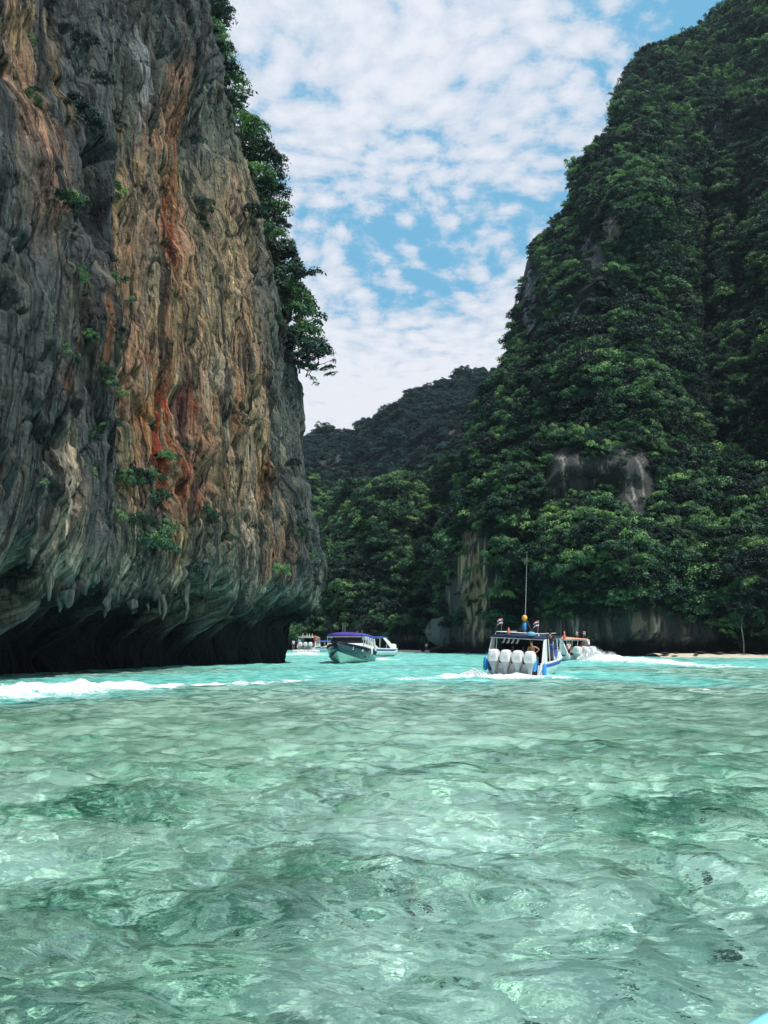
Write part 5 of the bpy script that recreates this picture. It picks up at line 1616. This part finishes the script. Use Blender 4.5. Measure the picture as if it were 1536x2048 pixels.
def plume3(r, n):
    # rooster tail: rises behind the stern and falls away to the right
    u = r.random(n) ** .8
    px = 1148 + u * 80
    hmax = np.interp(u, [0, .2, .38, .52, .7, .82, 1], [.35, 1.0, 1.5, 1.05, .65, .85, .2]) * (1 + .3 * perlin(u * 22, 1.1))
    v = r.random(n) ** 1.1
    Y = 81.0 - .6 * u + r.normal(0, .55, n)
    X = (px - 768) / F * 81 + r.normal(0, .10, n)
    z = hmax * v + r.normal(0, .05, n)
    return np.stack([X, Y, z], -1), (1.25 - .85 * v)


spray('tall white spray thrown up behind the orange roofed boat', plume3, 5000, 1, .015, .07, mound(1146, 1232, 81, HM3, .8))


def plume1(r, n):
    u = r.random(n)
    lx = -2.6 + 4.2 * u
    ly = -5.5 - r.random(n) ** 1.5 * 2.4
    h = (.10 + .34 * np.exp(-((lx + 1.9) / .6) ** 2)) * (1 + .4 * perlin(lx * 3, ly, 2)) * (1 - (-5.5 - ly) / 3.2)
    z = h * r.random(n)
    ch, sh = math.cos(h1), math.sin(h1)
    X = ctr[0] + lx * ch + ly * sh; Y = ctr[1] - lx * sh + ly * ch
    return np.stack([X, Y, z], -1), np.full(n, 1.0)


spray('white churned water at the engines of the near speedboat', plume1, 3000, 2, .012, .05)


def crest(r, n):
    u = r.random(n) ** 1.3
    px = -120 + u * 420
    py = np.interp(px, [-160, 0, 120, 230, 330], [1405, 1393, 1386, 1379, 1374]) + r.normal(0, 2.5, n)
    YY = np.array([ydist(p) for p in py])
    X = (px - 768) / F * YY * 1.0
    z = (.30 * (1 - u) + .06) * (1 + .6 * perlin(px / 16, 2.2)) * r.random(n)
    return np.stack([X, YY, z + .12 * (1 - u)], -1), .6 + .5 * (1 - u)


spray('broken white crest of the wake rolling along the cliff', crest, 5000, 3, .012, .05)


def far_foam(r, n):
    px = r.uniform(588, 640, n); Y = 138 + r.normal(0, 1.5, n)
    return np.stack([(px - 768) / F * Y, Y, r.random(n) * .35], -1), np.ones(n)


spray('thin foam round the far cream roofed boat', far_foam, 1500, 4, .04, .12)

# ------------------------------------------------------------------ beach, rocks, stones
def strip(name, pts, w_, zt, m, label=None, kind=None):
    """low mound along a shore polyline"""
    pts = np.array(pts, float)
    n = 60
    d = np.linspace(0, len(pts) - 1, n)
    X = np.interp(d, range(len(pts)), pts[:, 0]); Y = np.interp(d, range(len(pts)), pts[:, 1])
    V = []
    for i in range(n):
        for k_, t in enumerate(np.linspace(-1, 1, 9)):
            h = zt * (1 - t * t) - .12 + .06 * perlin(X[i] / 1.5, t * 2, 3)
            V.append((X[i] + .0 * t, Y[i] + w_ * t, h))
    me = mesh_from(name, np.array(V), grid_faces(n, 9)[:, ::-1], [m])
    o = obj(name, me); tag(o, label, kind=kind)
    return o


SAND = simple('coral_sand', (.62, .54, .42), .9, wear=.1)
pA = [(*(np.array(wpt(px, 1304)) * np.array([1, 1])),) for px in (700, 780, 860, 930, 990)]
strip('sand_beach', [(at(px, 1300, 138)[0], Y_) for px, Y_ in ((700, 143), (780, 142), (860, 139), (930, 133), (990, 127))], 6.0, .45, SAND, kind='structure')
strip('sand_beach', [(at(px, 1300, 100)[0], Y_) for px, Y_ in ((1310, 101), (1370, 99.5), (1450, 98), (1560, 96), (1700, 93))], 3.6, .55, SAND, kind='structure')
ROCK = rock_material('shore_rock', 1.5, .2)


def rock_mesh(seed, col):
    r = np.random.default_rng(seed)
    nu, nv = 16, 10
    V = []
    for i in range(nv):
        th = math.pi * i / (nv - 1)
        for k_ in range(nu):
            ph = 2 * math.pi * k_ / nu
            d = np.array([math.sin(th) * math.cos(ph), math.sin(th) * math.sin(ph), math.cos(th)])
            rr = 1 + .5 * float(perlin(d[0] * 1.5 + seed, d[1] * 1.5, d[2] * 1.5)) + .25 * float(perlin(d[0] * 4, d[1] * 4 + seed, d[2] * 4))
            V.append(d * rr * np.array([1, .8, .62]))
    Fq = [(i * nu + k_, i * nu + (k_ + 1) % nu, (i + 1) * nu + (k_ + 1) % nu, (i + 1) * nu + k_) for i in range(nv - 1) for k_ in range(nu)]
    me = mesh_from('shore_rock', np.array(V), np.array(Fq)[:, ::-1], [ROCK])
    colattr(me, 'Col', np.tile(col, (len(V), 1)))
    return me


RK = [rock_mesh(s_, c_) for s_, c_ in ((1, (.03, .033, .03)), (2, (.05, .05, .045)), (3, (.022, .025, .024)), (4, (.20, .19, .17)))]


def rock(px, py, Y, s, k_, label, group, sq=1.0):
    P = at(px, py, Y)
    o = obj('shore_rock', RK[k_]); o.location = (P[0], P[1], P[2]); o.scale = (s, s, s * sq); o.rotation_euler = (0, 0, random.uniform(0, 6))
    tag(o, label, 'rock', group)


for (px, s, k_) in ((868, .9, 0), (884, 1.3, 0), (900, 1.0, 2), (918, 1.2, 0), (935, .9, 1), (948, .5, 3), (960, .6, 2), (972, .5, 3), (846, .35, 1)):
    rock(px, 1300 + random.uniform(-1, 2), 131 + random.uniform(-1, 1), s, k_, 'dark rock on the far beach under the leaning grey boulder' if k_ != 3 else 'pale stone on the far beach beside the near boat\'s wing', 'rocks on the far beach' if k_ != 3 else 'pale stones on the far beach', .7)
for (px, s, k_) in ((1330, .5, 1), (1352, .4, 0), (1400, .7, 0), (1420, .8, 2), (1436, .9, 0), (1450, .7, 2), (1466, .6, 0), (1485, .5, 1), (1500, .45, 2), (1512, .6, 0), (1527, .5, 0), (1440, .4, 3), (1392, .35, 3), (1520, .3, 2)):
    rock(px, 1309 + random.uniform(-4, 2), 98 + random.uniform(-1.5, 1.5), s, k_, 'dark flat rock on the small sand beach at the mountain foot' if k_ != 3 else 'pale small stone among the dark rocks of the sand beach', 'dark rocks on the sand beach' if k_ != 3 else 'pale stones on the sand beach', .45)
# leaning boulder with white coral-like weathering and scrub
bo = obj('leaning_boulder', rock_mesh(9, (.16, .18, .18))); P = at(903, 1268, 134)
bo.location = tuple(P); bo.scale = (3.4, 2.5, 4.4); tag(bo, 'weathered grey boulder leaning over the far beach left of the tan streaked wall', 'boulder')
bo.rotation_euler = (0, R(14), 0)
for (px, py, r) in ((893, 1252, 1.1), (912, 1248, 1.2), (925, 1256, .9)):
    plant_tree('scrub_bush', at(px, py, 131.5), r, 'low bush growing on top of the leaning grey boulder', 'shrub', 'bushes on the leaning boulder', trunk=False)
pb = at(853, 1302, 134)
person('tiny bather in white standing on the far beach', (pb[0], pb[1], .15), R(200), 'stand', 'skin', 'white_cloth', 'black_cloth', scale=.85)
# pale trunk standing on the beach
tb = thing('beach_tree', 'slender pale trunk with a spreading crown standing on the sand beach', 'tree', (at(1487, 1304, 98)[0], 98, .2))
MB().tube([(0, 0, -.2), (.1, 0, 1.6), (-.05, 0, 3.2), (.2, 0, 4.6)], [.10, .08, .07, .05]).build('trunk', simple('pale_bark', (.30, .28, .24), .8), tb, True)
cr_ = obj('crown', VAR[1][0], tb); cr_.location = (.2, 0, 5.2); cr_.scale = (2.6, 2.4, 1.6)

# --- the lone tree reaching out from the cliff edge
bp = at(598, 722, 78.0)
lt = thing('leaning_tree', 'thin crooked branch tree reaching out from the cliff edge against the sky', 'tree', tuple(bp))


def L2(px, py, dy=0.0):
    p_ = at(px, py, 78.0 + dy)
    return tuple(p_ - bp)


mb = MB()
mb.tube([L2(590, 722), L2(601, 726), L2(608, 732), L2(620, 734), L2(625, 738), L2(630, 731), L2(640, 729), L2(648, 727)], [.13, .11, .09, .08, .065, .05, .04, .025], 6)
mb.tube([L2(601, 726), L2(606, 719), L2(614, 712), L2(624, 704)], [.09, .07, .055, .03])
mb.tube([L2(620, 734), L2(624, 740), L2(618, 748), L2(624, 757), L2(630, 766)], [.06, .05, .04, .03, .02])
mb.tube([L2(648, 727), L2(656, 733), L2(662, 742)], [.03, .025, .012]).tube([L2(648, 727), L2(658, 722), L2(666, 724)], [.03, .02, .01])
mb.build('trunk', BARK, lt, True)
for (px, py, r, v) in ((612, 706, .75, 0), (626, 700, .8, 2), (638, 708, .7, 4), (644, 702, .5, 1), (632, 730, .35, 5), (652, 738, .55, 4), (662, 734, .5, 2), (664, 748, .45, 7), (656, 750, .4, 1), (626, 757, .35, 5), (631, 768, .35, 3), (618, 752, .25, 6)):
    c_ = obj('leaf_cluster', VAR[v][0], lt); c_.location = L2(px, py, random.uniform(-.4, .4)); c_.scale = (r, r, r * .8); c_.rotation_euler = (random.uniform(-.3, .3), random.uniform(-.3, .3), random.uniform(0, 6))

# --- stones on the seabed
qs = N('sunken_stone')
cs_ = qs.n('ShaderNodeVertexColor', layer_name='Col').outputs[0]
ps_ = qs.n('ShaderNodeNewGeometry').outputs['Position']
STONE = qs.end(qs.n('ShaderNodeBsdfDiffuse', ins={'Color': qs.mix(cs_, qs.mix(cs_, (.4, .55, .45), 1.0, 'MULTIPLY'), qs.maprange(qs.noise(ps_, 9, 5, .65), .45, .6))}))


def seabed_stones():
    r = np.random.default_rng(21)
    base = np.array([v.co for v in RK[0].vertices]); fb = np.array([p.vertices[:] for p in RK[0].polygons])
    n = 130
    V, Fq, Cc = [], [], []
    for i in range(n):
        Y = 3.5 + 22 * r.random() ** 1.6; X = r.normal(.28 * Y, .22 * Y) if i % 3 else r.uniform(-.5, .6) * Y
        s = .04 + .08 * r.random() ** 2
        a = r.uniform(0, 6.28)
        Q = base * s; Q = np.stack([Q[:, 0] * math.cos(a) - Q[:, 1] * math.sin(a), Q[:, 0] * math.sin(a) + Q[:, 1] * math.cos(a), Q[:, 2]], -1) + np.array([X, Y, -1.22 + .2 * s])
        Fq.append(fb + len(V) * len(base)); V.append(Q)
        c = np.array([(.06, .13, .09), (.30, .38, .26), (.70, .70, .55), (.03, .08, .06)][r.integers(0, 4)]) * r.uniform(.7, 1.3)
        Cc.append(np.tile(c, (len(base), 1)))
    me = mesh_from('seabed_stones', np.concatenate(V), np.concatenate(Fq), [STONE])
    colattr(me, 'Col', np.concatenate(Cc))
    o = obj('seabed_stones', me); tag(o, 'stones lying on the sandy bed under clear water', kind='stuff')
    o.cycles.is_caustics_receiver = True


seabed_stones()

# --- bow of the boat the viewer stands on
own = thing('viewer_boat', 'corner of a white bow with pale blue edge just below the viewer', 'boat', (0, 0, 0))
edge = np.array([(-1.9, -.6), (-1.3, .45), (-.6, 1.1), (.3, 1.82), (.945, 2.35), (1.045, 2.432), (1.6, 2.83), (2.3, 3.15), (2.75, 3.0), (2.7, 2.3), (2.2, 1.1), (1.6, -.4), (1.0, -2.4), (-1.2, -2.6)], float)
cen_ = edge.mean(0)


def ring_at(k_, z):
    return [(*(cen_ + (e - cen_) * k_), z) for e in edge]


MB().loft([ring_at(.80, -.25), ring_at(.90, .3), ring_at(.99, .93), ring_at(.985, .97), ring_at(.93, 1.0), ring_at(.5, 1.03), ring_at(.05, 1.04)]).build('hull', M['white_gelcoat'], own, True)
MB().tube([(e[0], e[1], .96) for e in edge] + [(edge[0][0], edge[0][1], .96)], .035, 8).build('rub_rail', mat('pale_blue_rubber', (.25, .72, .85), .5, wear=.04), own, True)
